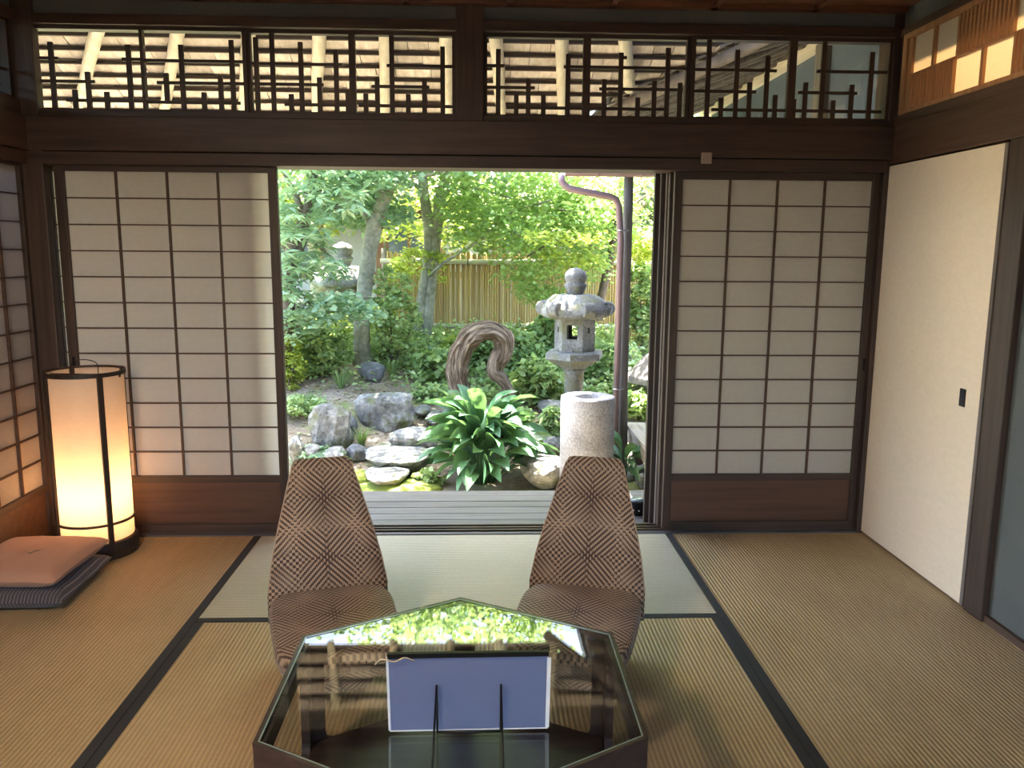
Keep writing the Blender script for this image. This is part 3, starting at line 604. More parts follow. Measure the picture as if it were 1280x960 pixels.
# wing eave on the right with its valley beam, and the plaster wall of the wing
ew = struct('ceiling_wing_eave', 'underside of the wing eave with dark log rafters')
def wz(x): return Z0-SL*(2.2-x)
vb = [(2.2-t, t, ez(t)-0.055) for t in np.linspace(0.02, 1.66, 8)]
obj('valley_beam', tube('valley_beam', vb, 0.036, 8), 'rafterdark', ew)
for i in range(15):
    y = 0.36+i*0.26; xa = max(0.88, 2.2-y); P = [(xx, y+0.006*math.sin(xx*9+i), wz(xx)-0.05+0.008*math.sin(xx*11+i*2)) for xx in np.linspace(2.18, xa, 8)]
    obj('rafter', tube('rafter', P, [lerp(0.040, 0.032, k/7) for k in range(8)], 8), 'pillar', ew)
for i in range(11):
    xa, xb = 0.86+i*0.12, 0.86+(i+1)*0.12; y0 = max(2.2-xb-0.01, 0.05); c = Vector(((xa+xb)/2, (y0+4.25)/2, 0))
    V = [(xa, y0, wz(xa)), (xb, y0, wz(xb)), (xb, 4.25, wz(xb)), (xa, 4.25, wz(xa))]; V += [(a, b, z+0.012) for a, b, z in V]
    c = Vector(((xa+xb)/2, (y0+4.25)/2, wz((xa+xb)/2))); obj('eave_board', mesh('eave_board', [Vector(v)-c for v in V], BF), 'rafterdark', ew, c)
V = [(0.84, 1.28, wz(0.84)+0.05), (2.4, -0.15, wz(2.4)+0.05), (2.4, 4.3, wz(2.4)+0.05), (0.84, 4.3, wz(0.84)+0.05)]; V += [(a, b, z+0.08) for a, b, z in V]
obj('roof_slab', mesh('roof_slab', V, BF), 'roof', ew)
ww = struct('wall_wing', 'blue grey plaster wall of the side wing')
part('plaster_panel', 2.2, 2.3, 0.12, 4.0, -0.6, 2.8, 'plaster_out', ww); part('wall_plate', 2.15, 2.25, 0.14, 4.3, 2.60, 2.72, 'log', ww); part('post', 2.14, 2.24, 1.35, 1.45, -0.5, 2.62, 'pillar', ww)
# gutter, pillar, downspout
YD = 2.75; ug = px(YD)
g0 = at(706, 218, YD); g1 = at(900, 221, YD)
gt = thing('roof_gutter', 'purplish half round gutter above the downspout', 'gutter', g0)
V = []; Fc = []
for i, xx in enumerate((0, g1.x-g0.x)):
    for k in range(9):
        a = PI+PI*k/8; V.append((xx, 0.05*math.cos(a), 0.035*math.sin(a)+0.02))
    for k in range(9):
        a = PI+PI*k/8; V.append((xx, 0.045*math.cos(a), 0.030*math.sin(a)+0.02))
for k in range(8): Fc += [(k, k+1, 18+k+1, 18+k), (9+k+1, 9+k, 27+k, 27+k+1), (k, 9+k, 9+k+1, k+1), (18+k, 18+k+1, 27+k+1, 27+k)]
Fc += [(0, 18, 27, 9), (8, 17, 35, 26)]
obj('trough', mesh('trough', V, Fc), 'pipe', gt)
for xx in (0.25, 0.6): obj('bracket', tube('bracket', [(xx, -0.05, 0.02), (xx, -0.04, -0.01), (xx, 0, -0.02), (xx, 0.05, 0.02), (xx, 0.08, 0.13)], 0.005, 6), 'pipe', gt)
d0 = at(773, 400, YD); dn = thing('downspout', 'purplish brown downspout with two bends beside the stone lantern', 'downspout', (d0.x, d0.y, -0.5))
def dl(u, v): p = at(u, v, YD); return (p.x-d0.x, 0, p.z+0.5)
P = [dl(702, 217), dl(702, 226), dl(705, 231), dl(712, 236), dl(740, 241.5), dl(763, 246), dl(769, 249), dl(773.5, 257), (0, 0, dl(773, 300)[2]), (0, 0, 0.03)]
obj('pipe', tube('pipe', P, 0.027, 12), 'pipe', dn)
for v in (288, 486): obj('clip', tube('clip', [(-0.035, -0.02, dl(773, v)[2]), (0, -0.032, dl(773, v)[2]), (0.06, -0.01, dl(773, v)[2])], 0.006, 6), 'steel', dn)
p0 = at(780.8, 400, YD+0.085); pi = thing('eave_pillar', 'weathered round timber pillar right behind the downspout', 'pillar', (p0.x, p0.y, -0.5))
obj('shaft', tube('shaft', [(0.01, 0, 0), (-0.005, 0, 0.8), (0, 0, 1.7), (0, 0, 2.62)], [0.05, 0.045, 0.04, 0.038], 12, True, 0.06), 'pillar', pi)
obj('base_stone', lathe('base_stone', [(0.13, -0.03), (0.13, 0.03), (0.09, 0.06)], 10), 'granite', pi)
# ================================================================== GARDEN GROUND
def sm(t): t = max(0.0, min(1.0, t)); return t*t*(3-2*t)
def gz(x, y):
    b = -0.52+0.60*sm((y-2.7)/3.6)
    b += 0.16*sm((-x-0.25)/1.2)*sm((y-3.0)/1.2)*(1-sm((y-5.0)/3))
    return b+0.03*noise.noise((x*1.3, y*1.3, 0))*sm((y-1.5)/1.5)
def gnd(u, v):
    d = ray(u, v); t = 4.0
    while t < 25:
        p = CAM+d*t
        if p[2] <= gz(p[0], p[1]): break
        t += 0.01
    return Vector(p)
nx, ny = 90, 90; xs = np.linspace(-7, 7, nx); yg = np.linspace(0.3, 16, ny)
V = [(a, b, gz(a, b)) for b in yg for a in xs]
Fc = [(j*nx+i, j*nx+i+1, (j+1)*nx+i+1, (j+1)*nx+i) for j in range(ny-1) for i in range(nx-1)]
tag(obj('ground', mesh('ground', V, Fc, True), 'soil'), 'garden soil with leaf litter rising to the fence', None, None, 'structure')
k = 6400; q = np.stack([RNG.uniform(-4.6, 1.2, k), RNG.uniform(2.9, 7.0, k)], 1)
p = np.array([(a, b, gz(a, b)+0.008) for a, b in q]); dd = unit(k); dd[:, 2] *= 0.15
tag(obj('fallen_leaves', leafmesh('fallen_leaves', p, dd, np.array([0, 0, 1.])+RNG.normal(size=(k, 3))*0.35, RNG.uniform(.03, .07, k), RNG.uniform(.010, .02, k)), 'litter'), 'scattered dry fallen leaves on the garden soil', 'leaves', None, 'stuff')
# ---- rocks
def rock(u0, u1, v0, v1, name, label, mat='rock', depth=0.8, seed=0, group='garden rocks', flat=0.0, sink=0.12, facet=True):
    b = gnd((u0+u1)/2, v1); s = px(b.y+0.1); w_ = (u1-u0)*s/2; h_ = (v1-v0)*s
    bm = bmesh.new(); bmesh.ops.create_icosphere(bm, subdivisions=3, radius=1)
    o = Vector((seed*3.7, seed*1.3, seed*7.1))
    for v in bm.verts:
        n = v.co.normalized()
        cell = noise.voronoi(n*1.25+o)[1][0]
        r = 0.88+0.30*noise.noise(n*1.3+o)+0.12*noise.noise(n*3.1+o)+0.10*(cell@n)*0.3
        z = n.z
        r *= 1+0.12*noise.cell(n*1.6+o)
        c = n*r
        if c.z > 0.62: c.z = 0.62+(c.z-0.62)*(0.35-flat*0.3)
        if c.z < -0.35: c.z = -0.35
        v.co = c
    zs = [v.co.z for v in bm.verts]; xs_ = [v.co.x for v in bm.verts]; zr = max(zs)-min(zs)*0-(-0.35)*0
    sx = w_/(0.5*(max(xs_)-min(xs_))); szz = h_*(1+sink)/(max(zs)-min(zs))
    for v in bm.verts: v.co = Vector((v.co.x*sx, v.co.y*w_*depth, (v.co.z-min(zs))*szz-h_*sink))
    me = bpy.data.meshes.new(name); bm.to_mesh(me); bm.free()
    if not facet: me.polygons.foreach_set('use_smooth', [True]*len(me.polygons))
    return tag(obj(name, me, mat, None, (b.x, b.y+w_*depth*0.5, b.z)), label, 'rock', group)
rock(440, 516, 491, 536, 'garden_rock', 'big pale jagged rock with light streaks atop the bank', 'rock', 0.6, 1)
rock(379, 437, 504, 562, 'garden_rock', 'tall upright split grey rock under the big pale rock', 'rock', 0.6, 2)
rock(474, 538, 536, 572, 'garden_rock', 'low rounded rock under the big pale rock, next to broad leaves', 'rock', 0.7, 3)
rock(443, 478, 453, 477, 'garden_rock', 'dark angular rock at the foot of the leaning trunk', 'darkrock', 0.8, 4)
rock(426, 456, 556, 577, 'garden_rock', 'small dark rock in the shade beneath the fern', 'darkrock', 0.8, 5)
rock(449, 475, 560, 577, 'garden_rock', 'small dark rounded rock between the fern and the low rounded rock', 'darkrock', 0.8, 6)
rock(440, 524, 566, 592, 'stepping_stone', 'wide flat mossy stepping stone above the pale oval one', 'rock', 0.9, 7, 'stepping stones', 0.8)
rock(444, 502, 592, 610, 'stepping_stone', 'pale oval stepping stone closest to the veranda moss', 'rock', 0.9, 8, 'stepping stones', 0.8, 0.12, False)
rock(356, 376, 545, 582, 'garden_rock', 'narrow grey rock at the edge of the paper screen', 'rock', 0.8, 9)
rock(374, 398, 556, 578, 'garden_rock', 'grey cobble below the tall split rock', 'rock', 0.8, 10)
rock(400, 426, 560, 584, 'garden_rock', 'squarish pale rock just above the fabric chair back', 'rock', 0.8, 11)
rock(636, 700, 569, 611, 'garden_rock', 'brown mossy rock between broad leaves and the stone basin', 'rock', 0.7, 12)
rock(664, 702, 500, 522, 'garden_rock', 'pale flat rock behind the stone basin', 'rock', 0.7, 13)
rock(524, 556, 515, 534, 'garden_rock', 'grey rock half hidden behind the broad leaves', 'rock', 0.7, 14)
rock(418, 442, 518, 545, 'garden_rock', 'grey rock wedged between the split rock and the pale rock', 'darkrock', 0.7, 15)
rock(674, 700, 545, 570, 'garden_rock', 'small mossy rock beside the stone basin', 'rock', 0.7, 16)
rock(513, 534, 508, 520, 'garden_rock', 'small grey rock beside the end of the pale rock', 'rock', 0.8, 17)
rock(786, 812, 586, 610, 'stepping_stone', 'squarish tan shoe stone below the side veranda', 'granite', 0.8, 18, 'stepping stones', 0.9)
rock(808, 850, 572, 590, 'stepping_stone', 'grey flat stone under the side veranda beam', 'rock', 0.8, 19, 'stepping stones', 0.9)
b = gnd(505, 616); me = lathe('moss_patch', [(0.34, -0.02), (0.30, 0.03), (0.18, 0.055), (0.01, 0.06)], 20)
for v in me.vertices: v.co.x *= 1.1; v.co.y *= 0.6; v.co.z += 0.012*noise.noise(v.co*14)
tag(obj('moss_patch', me, 'moss', None, (b.x-0.05, b.y+0.1, b.z)), 'bright green moss mound by the veranda edge', 'moss')
b = gnd(440, 603); me = lathe('moss_patch', [(0.22, -0.02), (0.19, 0.03), (0.11, 0.06), (0.01, 0.065)], 20)
for v in me.vertices: v.co.x *= 1.1; v.co.y *= 0.7; v.co.z += 0.012*noise.noise(v.co*14+Vector((3, 1, 0)))
tag(obj('moss_patch', me, 'moss', None, (b.x, b.y+0.1, b.z)), 'yellowish moss beside the pale oval stepping stone', 'moss')
# ---- stone basin column
b = atz(735, 606, -0.5); yb = 2.35; s = px(yb); c = at(735, 495, yb); R = 34.5*s; H = c.z+0.52
ba = thing('stone_basin', 'tall cylindrical granite water basin beyond the veranda', 'basin', (c.x, yb, -0.52))
obj('column', lathe('column', [(R*1.0, -0.03), (R*1.0, 0.1), (R*0.995, H*0.5), (R, H-0.012), (R*0.985, H-0.003), (R*0.96, H), (R*0.54, H), (R*0.53, H-0.01), (R*0.50, H-0.16)], 48), 'granite', ba)
obj('water', lathe('water', [(R*0.51, H-0.14), (R*0.51, H-0.135)], 24), 'winglass', ba)
# ---- stone lanterns
def lantern(cx, cy, base, s, label, name='stone_lantern', rz=0.0, post=0.55, curl=True):
    t = thing(name, label, 'lantern', (cx, cy, base), rz, 'stone lanterns'); z = 0
    hexr = PI/6
    o1 = obj('pedestal', lathe('pedestal', [(0.30*s, 0), (0.30*s, 0.09*s), (0.24*s, 0.14*s), (0.17*s, 0.17*s)], 6, hexr, False), 'oldstone', t)
    z = 0.17*s; zp = z+post*s
    obj('post', lathe('post', [(0.15*s, z), (0.125*s, z+0.05*s), (0.115*s, (z+zp)/2), (0.125*s, zp-0.04*s), (0.15*s, zp)], 20), 'oldstone', t); z = zp
    obj('platform', lathe('platform', [(0.15*s, z), (0.19*s, z+0.03*s), (0.34*s, z+0.12*s), (0.385*s, z+0.14*s), (0.385*s, z+0.215*s), (0.35*s, z+0.23*s), (0.2*s, z+0.235*s)], 6, hexr, False), 'oldstone', t); z += 0.235*s
    hb = 0.42*s; ap = 0.222*s; side = 2*ap*math.tan(PI/6); th = 0.05*s
    fb = obj('light_box', lathe('light_box', [(0.235*s, z), (0.235*s, z+0.025*s)], 6, hexr, False), 'oldstone', t)
    V = []; Fc = []
    def addbox(k, a0, a1, z0, z1):
        o = len(V); A = k*PI/3+PI/2*3
        n = Vector((math.cos(A), math.sin(A), 0)); tt = Vector((-n.y, n.x, 0))
        for zz in (z0, z1):
            for (aa, rr) in ((a0, ap), (a1, ap), (a1*0.8, ap-th), (a0*0.8, ap-th)): V.append(n*rr+tt*aa+Vector((0, 0, zz)))
        for f in BF: Fc.append(tuple(o+i for i in f))
    h2 = side/2
    for kf in range(6):
        if kf in (0, 3):
            ww_ = side*0.27; addbox(kf, -h2, -ww_, z, z+hb); addbox(kf, ww_, h2, z, z+hb); addbox(kf, -ww_, ww_, z, z+hb*0.38); addbox(kf, -ww_, ww_, z+hb*0.80, z+hb)
        elif kf in (1, 5):
            ww_ = side*0.09; addbox(kf, -h2, -ww_, z, z+hb); addbox(kf, ww_, h2, z, z+hb); addbox(kf, -ww_, ww_, z, z+hb*0.55); addbox(kf, -ww_, ww_, z+hb*0.72, z+hb)
        else: addbox(kf, -h2, h2, z, z+hb)
    obj('light_box_wall', mesh('light_box_wall', V, Fc), 'oldstone', t); z += hb
    # roof: six-cornered cap, drooping between the corners
    V = []; Fc = []; seg = 36
    prof = [(0.20, 0.0, 0), (0.38, -0.01, 0.2), (0.445, 0.01, 0.8), (0.455, 0.07, 0.9), (0.415, 0.14, 0.7), (0.345, 0.215, 0.3), (0.27, 0.272, 0.1), (0.20, 0.285, 0), (0.10, 0.285, 0)]
    for r, zz, lift in prof:
        for k in range(seg):
            a = 2*PI*k/seg; c6 = (0.5+0.5*math.cos(6*a)); rr = r*(1 if lift == 0 else (0.86+0.14*c6))
            V.append((rr*s*math.cos(a), rr*s*math.sin(a), z+s*(zz+0.055*lift*c6**3+0.006*noise.noise((a*3, r*9, 1)))))
    n = len(prof)
    for i in range(n-1):
        for k in range(seg): Fc.append((i*seg+k, i*seg+(k+1) % seg, (i+1)*seg+(k+1) % seg, (i+1)*seg+k))
    Fc.append(tuple(range(seg))[::-1]); Fc.append(tuple((n-1)*seg+k for k in range(seg)))
    rf = obj('roof', mesh('roof', V, Fc, True), 'oldstone', t)
    if curl:
        for k in range(6):
            a = k*PI/3; rs = 0.092*s
            me = lathe('scroll', [(rs*0.75, -0.075*s), (rs*0.95, -0.07*s), (rs, -0.05*s), (rs, 0.05*s), (rs*0.95, 0.07*s), (rs*0.75, 0.075*s), (rs*0.70, 0.06*s), (rs*0.30, 0.06*s), (rs*0.25, 0.075*s)], 20)
            obj('scroll', me, 'oldstone', rf, (0.405*s*math.cos(a), 0.405*s*math.sin(a), z+0.115*s), (PI/2, 0, a))
    z += 0.285*s
    obj('finial', lathe('finial', [(0.10*s, z-0.01*s), (0.10*s, z+0.015*s), (0.115*s, z+0.05*s), (0.14*s, z+0.10*s), (0.142*s, z+0.12*s), (0.12*s, z+0.135*s), (0.115*s, z+0.15*s), (0.138*s, z+0.185*s), (0.142*s, z+0.23*s), (0.125*s, z+0.275*s), (0.075*s, z+0.31*s), (0.02*s, z+0.33*s), (0.001, z+0.335*s)], 24), 'oldstone', t)
    return t
yl = 3.55; s_ = px(yl); c = at(720, 334, yl)
# total height = .17+post+.235+.34+.285+.335
sc_l = 97*s_/0.97; tot = c.z-gz(c.x, yl); post = tot/sc_l-1.445
lantern(c.x, yl, gz(c.x, yl), sc_l, 'tall stone lantern with curled roof corners behind the granite basin', rz=math.radians(-14), post=post)
yl = 6.6; s_ = px(yl); c = at(428, 302, yl); sc_l = 86*s_/0.97; post = (c.z-gz(c.x, yl))/sc_l-1.445
lantern(c.x, yl, gz(c.x, yl), sc_l, 'mossy stone lantern half hidden behind the leaning trunk', rz=0.2, post=post, curl=False)
# low lantern with a rough umbrella roof on the right
yl = 4.6; c = at(838, 428, yl); g_ = gz(c.x, yl)
t = thing('stone_lantern', 'low stone lantern with a rough umbrella roof near the storm doors', 'lantern', (c.x, yl, g_), 0, 'stone lanterns'); H = c.z-g_
me = lathe('umbrella_roof', [(0.20, H-0.42), (0.47, H-0.40), (0.45, H-0.34), (0.28, H-0.17), (0.12, H-0.04), (0.02, H)], 14, 0, False)
for v in me.vertices: v.co += Vector((noise.noise(v.co*5), noise.noise(v.co*5+Vector((9, 0, 0))), 0))*0.03
obj('umbrella_roof', me, 'pillar', t); obj('light_box', lathe('light_box', [(0.14, H-0.62), (0.13, H-0.40)], 6, 0, False), 'oldstone', t); obj('post', lathe('post', [(0.16, 0), (0.11, 0.1), (0.1, H-0.7), (0.17, H-0.62)], 10), 'oldstone', t)
# stone pedestal and slab by the left edge
b = gnd(362, 462); y = b.y; s = px(y)
t = thing('stone_pedestal', 'old stone pedestal with a thick slab by the paper screen edge', 'pedestal', (b.x, y, b.z))
def pr(u, v): q = at(u, v, y); return q.z-b.z
obj('flared_base', lathe('flared_base', [(0.30, 0), (0.24, 0.08), (0.15, 0.25), (0.14, pr(362, 412))], 8, 0.3, False), 'oldstone', t)
zt = pr(362, 410); obj('slab', boxm('slab', -0.34, 0.20, -0.2, 0.2, zt, zt+0.12, 0.02), 'oldstone', t)
obj('cap_block', boxm('cap_block', -0.25, 0.15, -0.16, 0.16, zt+0.12, zt+0.24, 0.02), 'oldstone', t)
obj('top_slab', boxm('top_slab', -0.36, 0.24, -0.22, 0.22, zt+0.24, zt+0.30, 0.02), 'oldstone', t)
# ---- gnarled driftwood arch
y = 4.15; s = px(y); t = thing('driftwood_arch', 'gnarled arched driftwood trunk behind the broad leaved clump', 'driftwood', at(600, 500, y))
def dw(u, v, dy=0): return at(u, v, y+dy)-t.location
P = spline([dw(590, 545), dw(578, 500), dw(571, 470), dw(574, 446), dw(585, 425), dw(601, 414), dw(617, 414), dw(628, 424), dw(629, 440), dw(622, 452), dw(619, 464), dw(627, 474), dw(634, 486), dw(638, 505)], 6)
R = [lerp(10, 12, min(1, i/20))*s if i < 40 else lerp(12, 8, min(1, (i-40)/25))*s for i in range(len(P))]
V, Fc = tubedata(P, R, 40); uvd = []; arc = 0
for i in range(len(P)):
    if i: arc += (P[i]-P[i-1]).length
    for k in range(40):
        j = i*40+k; th_ = 2*PI*k/40+0.045*i; c_ = P[i]
        q_ = 0.16*math.sin(2*th_+0.10*i)+0.11*math.sin(5*th_+1.7*math.sin(i*0.13))+0.075*math.sin(9*th_+2.1*math.sin(i*0.21+1))+0.05*math.sin(15*th_+i*0.11)+0.16*noise.noise(c_*9)
        V[j] = c_+(Vector(V[j])-c_)*(1.02+q_); uvd.append((th_/(2*PI)*0.5, arc))
obj('trunk', mesh('trunk', V, Fc, True, uvd), 'drift', t)
for j in range(16):
    k0 = random.randrange(40); i0 = random.randrange(8, 28); Pk = [P[i]+(Vector(V[i*40+(k0+(i-i0)//5) % 40])-P[i])*1.02 for i in range(i0, min(i0+24, len(P)))]
    obj('wood_strand', tube('wood_strand', Pk, [lerp(0.010, 0.004, abs(2*q/len(Pk)-1)) for q in range(len(Pk))], 5), 'drift', t)
# ================================================================== FENCE AND NEIGHBOUR
YF = 7.2; t = thing('bamboo_fence', 'tan split bamboo fence with two grey pole rails', 'fence', (0.4, YF, gz(0.4, YF)))
zf = at(600, 315, YF).z-t.location.z; cane = mesh('bamboo_cane', *(lambda P: P)(tubedata([(0, 0, -0.1), (0, 0, zf*0.33), (0, 0, zf*0.66), (0, 0, zf)], [0.017, 0.0165, 0.017, 0.016], 6)), True)
x0, x1 = at(486, 350, YF).x, at(850, 350, YF).x+0.3; n = int((x1-x0)/0.0335)
for i in range(n):
    o = obj('bamboo_cane', cane, 'bamboo', t, (lerp(x0, x1, i/n)-0.4, random.uniform(-.004, .004), random.uniform(-.03, .02))); o.rotation_euler = (0, random.uniform(-.006, .006), random.random()*6)
for v in (327, 407):
    z = at(600, v, YF).z-t.location.z; P = [(lerp(x0-0.1, x1, k/8)-0.4, -0.05, z+0.006*math.sin(k*2)) for k in range(9)]
    rl_ = obj('rail', tube('rail', P, 0.034, 10), 'bamboo_pole', t)
    for k in range(6):
        xx = lerp(x0, x1, (k+0.5)/6)-0.4; obj('cord_tie', tube('cord_tie', [(xx+0.04*math.cos(a)*0, -0.05+0.042*math.cos(a), z+0.042*math.sin(a)) for a in np.linspace(0, 2*PI, 10)], 0.006, 5), 'rope', rl_)
for xx in (x0-0.05, lerp(x0, x1, 0.5), x1): obj('post', tube('post', [(xx-0.4, 0.07, -0.1), (xx-0.4, 0.07, zf+0.04)], 0.05, 8), 'pillar', t)
yh = 9.6; hs_ = thing('neighbour_house', 'grey walled house with brown posts beyond the fence', 'house', (0, yh, 0.0))
obj('wall', boxm('wall', -6.5, 5.5, 0, 1.0, -0.1, 2.15), 'housewall', hs_)
for xx in np.arange(-6.2, 5.4, 0.93): obj('post', boxm('post', xx-0.06, xx+0.06, -0.05, 0.02, -0.1, 2.15), 'housewood', hs_)
for z in (0.1, 0.95, 1.98): obj('beam', boxm('beam', -6.4, 5.4, -0.04, 0.02, z-0.05, z+0.05), 'housewood', hs_)
for xx in np.arange(-5.27, 5.0, 1.86):
    wd = obj('window', boxm('window', xx+0.1, xx+0.83, -0.03, 0.01, 1.03, 1.9), 'housewood', hs_)
    for a in (0.14, 0.49): obj('pane', boxm('pane', xx+a, xx+a+0.30, -0.035, -0.03, 1.07, 1.86), 'winglass', wd)
V = [(-7, -0.8, 2.0), (6, -0.8, 2.0), (6, 0.9, 2.8), (-7, 0.9, 2.8)]; V += [(a, b_, c_+0.12) for a, b_, c_ in V]
obj('roof', mesh('roof', V, BF), 'roof', hs_)
for i in range(26): xx = -6.9+i*0.5; obj('roof_ridge', tube('roof_ridge', [(xx, -0.82, 2.13), (xx, 0.9, 2.93)], 0.045, 6), 'roof', hs_)
# ================================================================== TREES
def branchset(lst): return tubes('branches', lst, 6)
def tree(name, label, trunks, brs, clouds, mat, bark, group=None):
    b = Vector(trunks[0][0][0]); t = thing(name, label, 'tree', b, 0, group)
    for P, R in trunks:
        Pn = spline([Vector(p)-b for p in P], 5); Rn = [lerp(R[min(int(i/5), len(R)-1)], R[min(int(i/5)+1, len(R)-1)], (i % 5)/5) for i in range(len(Pn))]
        obj('trunk', tube('trunk', Pn, Rn, 14, True, 0.10), bark, t)
    for P, R in brs:
        Pn = spline([Vector(p)-b for p in P], 4); obj('branch', tube('branch', Pn, [lerp(R, R*0.45, i/len(Pn)) for i in range(len(Pn))], 7), bark, t)
    for (cl, mt) in clouds:
        p, d, n, Ln, W = [np.concatenate(z) for z in zip(*cl)]
        tag(obj('foliage', leafmesh('foliage', p-np.array(b), d, n, Ln, W), mt or mat, t), None, None, None, 'stuff')
    return t
def cloud(u0, u1, v0, v1, y0, y1, nspray, per, size, rad=0.3, **kw):
    c = []
    for i in range(nspray):
        y = RNG.uniform(y0, y1); c.append(at(RNG.uniform(u0, u1), RNG.uniform(v0, v1), y))
    return sprays(c, RNG.uniform(rad*0.5, rad, nspray), per, size, **kw)
# tree with the leaning split trunk
y = gnd(455, 456).y; s = px(y)
q = lambda u, v, dy=0.0: at(u, v, y+dy)
tree('garden_tree', 'leaning grey trunk with a long split, rising from the dark rock', [([q(455, 462), q(452, 415), q(455, 370), q(460, 325), q(468, 285), q(480, 250), q(500, 205), q(520, 160)], [12*s, 10*s, 9.5*s, 9.5*s, 10*s, 8*s, 6*s, 5*s]),
     ([q(466, 290), q(455, 268), q(430, 248), q(400, 225), q(370, 190)], [5*s, 3*s, 2.5*s, 2*s, 1.5*s])],
     [([q(470, 275), q(452, 262), q(420, 262), q(402, 252)], 4*s), ([q(490, 230), q(520, 222), q(560, 214)], 4*s), ([q(480, 250), q(470, 200), q(450, 160)], 5*s)],
     [([cloud(400, 500, 205, 275, y+0.1, y+1.0, 40, 60, 0.085, 0.33), cloud(420, 500, 205, 240, y-0.6, y, 12, 50, 0.085, 0.3), cloud(330, 620, 60, 205, y-1.2, y+1.5, 120, 50, 0.10, 0.5)], None)], 'leaf_ever', 'bark')
# twin trunks
y = 6.35; s = px(y); q = lambda u, v, dy=0.0: at(u, v, y+dy)
tree('garden_tree', 'pair of slim grey trunks standing in front of the bamboo fence', [([q(518, 470), q(522, 425), q(528, 375), q(535, 330), q(536, 290), q(530, 240), q(526, 200), q(515, 130)], [9*s, 8*s, 7.3*s, 7*s, 6.5*s, 6.2*s, 5.5*s, 4*s]),
     ([q(532, 470), q(533, 425), q(537, 375), q(541, 330), q(546, 285), q(551, 245), q(565, 200), q(590, 130)], [8.5*s, 7.5*s, 7*s, 7.2*s, 7*s, 7*s, 5*s, 4*s])],
     [([q(536, 345, -.1), q(560, 325, -.2), q(600, 300, -.4), q(640, 265, -.6), q(690, 250, -.8)], 2.2*s), ([q(552, 240), q(590, 235, -.3), q(640, 248, -.6)], 2*s), ([q(530, 240), q(505, 222), q(470, 214)], 3*s), ([q(565, 205), q(620, 180, -.4), q(700, 170, -.8)], 4*s), ([q(526, 200), (-0.6, 5.6, 2.7), (-0.3, 4.6, 2.9), (0.1, 3.8, 2.95)], 4*s), ([(-0.4, 5.0, 2.85), (-0.8, 4.4, 2.95), (-1.1, 3.9, 2.9)], 2.5*s), ([q(620, 285, -.5), q(660, 300, -.6), q(700, 330, -.7)], 1.4*s)],
     [([cloud(555, 770, 205, 265, y-1.4, y+0.8, 85, 75, 0.062, 0.38), cloud(575, 760, 250, 310, y-1.2, y+0.4, 56, 62, 0.058, 0.30), sprays(np.stack([RNG.uniform(-1.3, 0.7, 60), RNG.uniform(3.5, 5.0, 60), RNG.uniform(2.55, 3.5, 60)], 1), RNG.uniform(.2, .42, 60), 50, .065), sprays(np.stack([RNG.uniform(-1.6, 1.1, 130), RNG.uniform(4.6, 8.0, 130), RNG.uniform(2.7, 4.9, 130)], 1), RNG.uniform(.2, .5, 130), 55, .07), cloud(480, 860, 20, 205, y-1.6, y+1.2, 50, 50, 0.075, 0.5)], 'leaf_maple'),  # low overhead sprays are added out of view to shade the broad leaved clump
      ([cloud(480, 640, 215, 300, y+0.25, y+1.6, 60, 60, 0.062, 0.32), cloud(490, 545, 310, 350, y-.2, y+.6, 14, 50, .06, .22)], 'leaf_yellow')], 'leaf_maple', 'bark')
# maple boughs hanging in front of the fence
y = 6.7; s = px(y); q = lambda u, v, dy=0.0: at(u, v, y+dy)
bb = gnd(753, 420)
tree('garden_tree', 'slanting dark stem with drooping maple boughs behind the stone lantern', [([at(748, 400, 5.9), at(752, 370, 5.9), at(760, 335, 5.9), at(768, 295, 5.9), at(769, 262, 5.9), at(775, 200, 5.9), at(770, 120, 5.9)], [.06, .05, .05, .045, .04, .035, .03])],
     [([at(768, 300, 5.9), at(750, 275, 5.8), at(735, 268, 5.6), at(700, 262, 5.2)], .022), ([at(764, 320, 5.9), at(745, 310, 5.7), at(700, 300, 5.2), at(660, 320, 5.0)], .018), ([at(770, 270, 5.9), at(800, 250, 6), at(826, 231, 6)], .02)],
     [([cloud(650, 715, 325, 375, 5.0, 6.2, 16, 55, 0.052, 0.22), cloud(640, 770, 270, 345, 4.9, 6.3, 60, 62, 0.055, 0.30), cloud(700, 840, 205, 290, 5.0, 6.6, 45, 55, .06, .33)], 'leaf_maple'),
      ([cloud(655, 745, 285, 330, 4.6, 5.2, 14, 50, 0.06, 0.2), cloud(795, 830, 285, 320, 5.5, 6.2, 12, 45, .07, .22)], 'leaf_yellow')], 'leaf_maple', 'darkbark')
# pale red trunk far right
y = 8.2; q = lambda u, v, dy=0.0: at(u, v, y+dy)
tree('garden_tree', 'straight reddish trunk standing beyond the fence by the storm doors', [([q(790, 440), q(790, 380), q(790, 310), q(791, 250), q(792, 190), q(795, 60)], [.1, .09, .085, .085, .08, .06])],
     [([q(791, 270), q(805, 255), q(820, 238), q(845, 230)], .03), ([q(792, 225), q(770, 210), q(740, 190)], .03)],
     [([cloud(740, 870, 205, 300, y-.6, y+1.5, 60, 60, 0.085, 0.45), cloud(690, 900, 30, 205, y-.8, y+1.5, 70, 50, .1, .6)], None)], 'leaf_shrub', 'redbark')
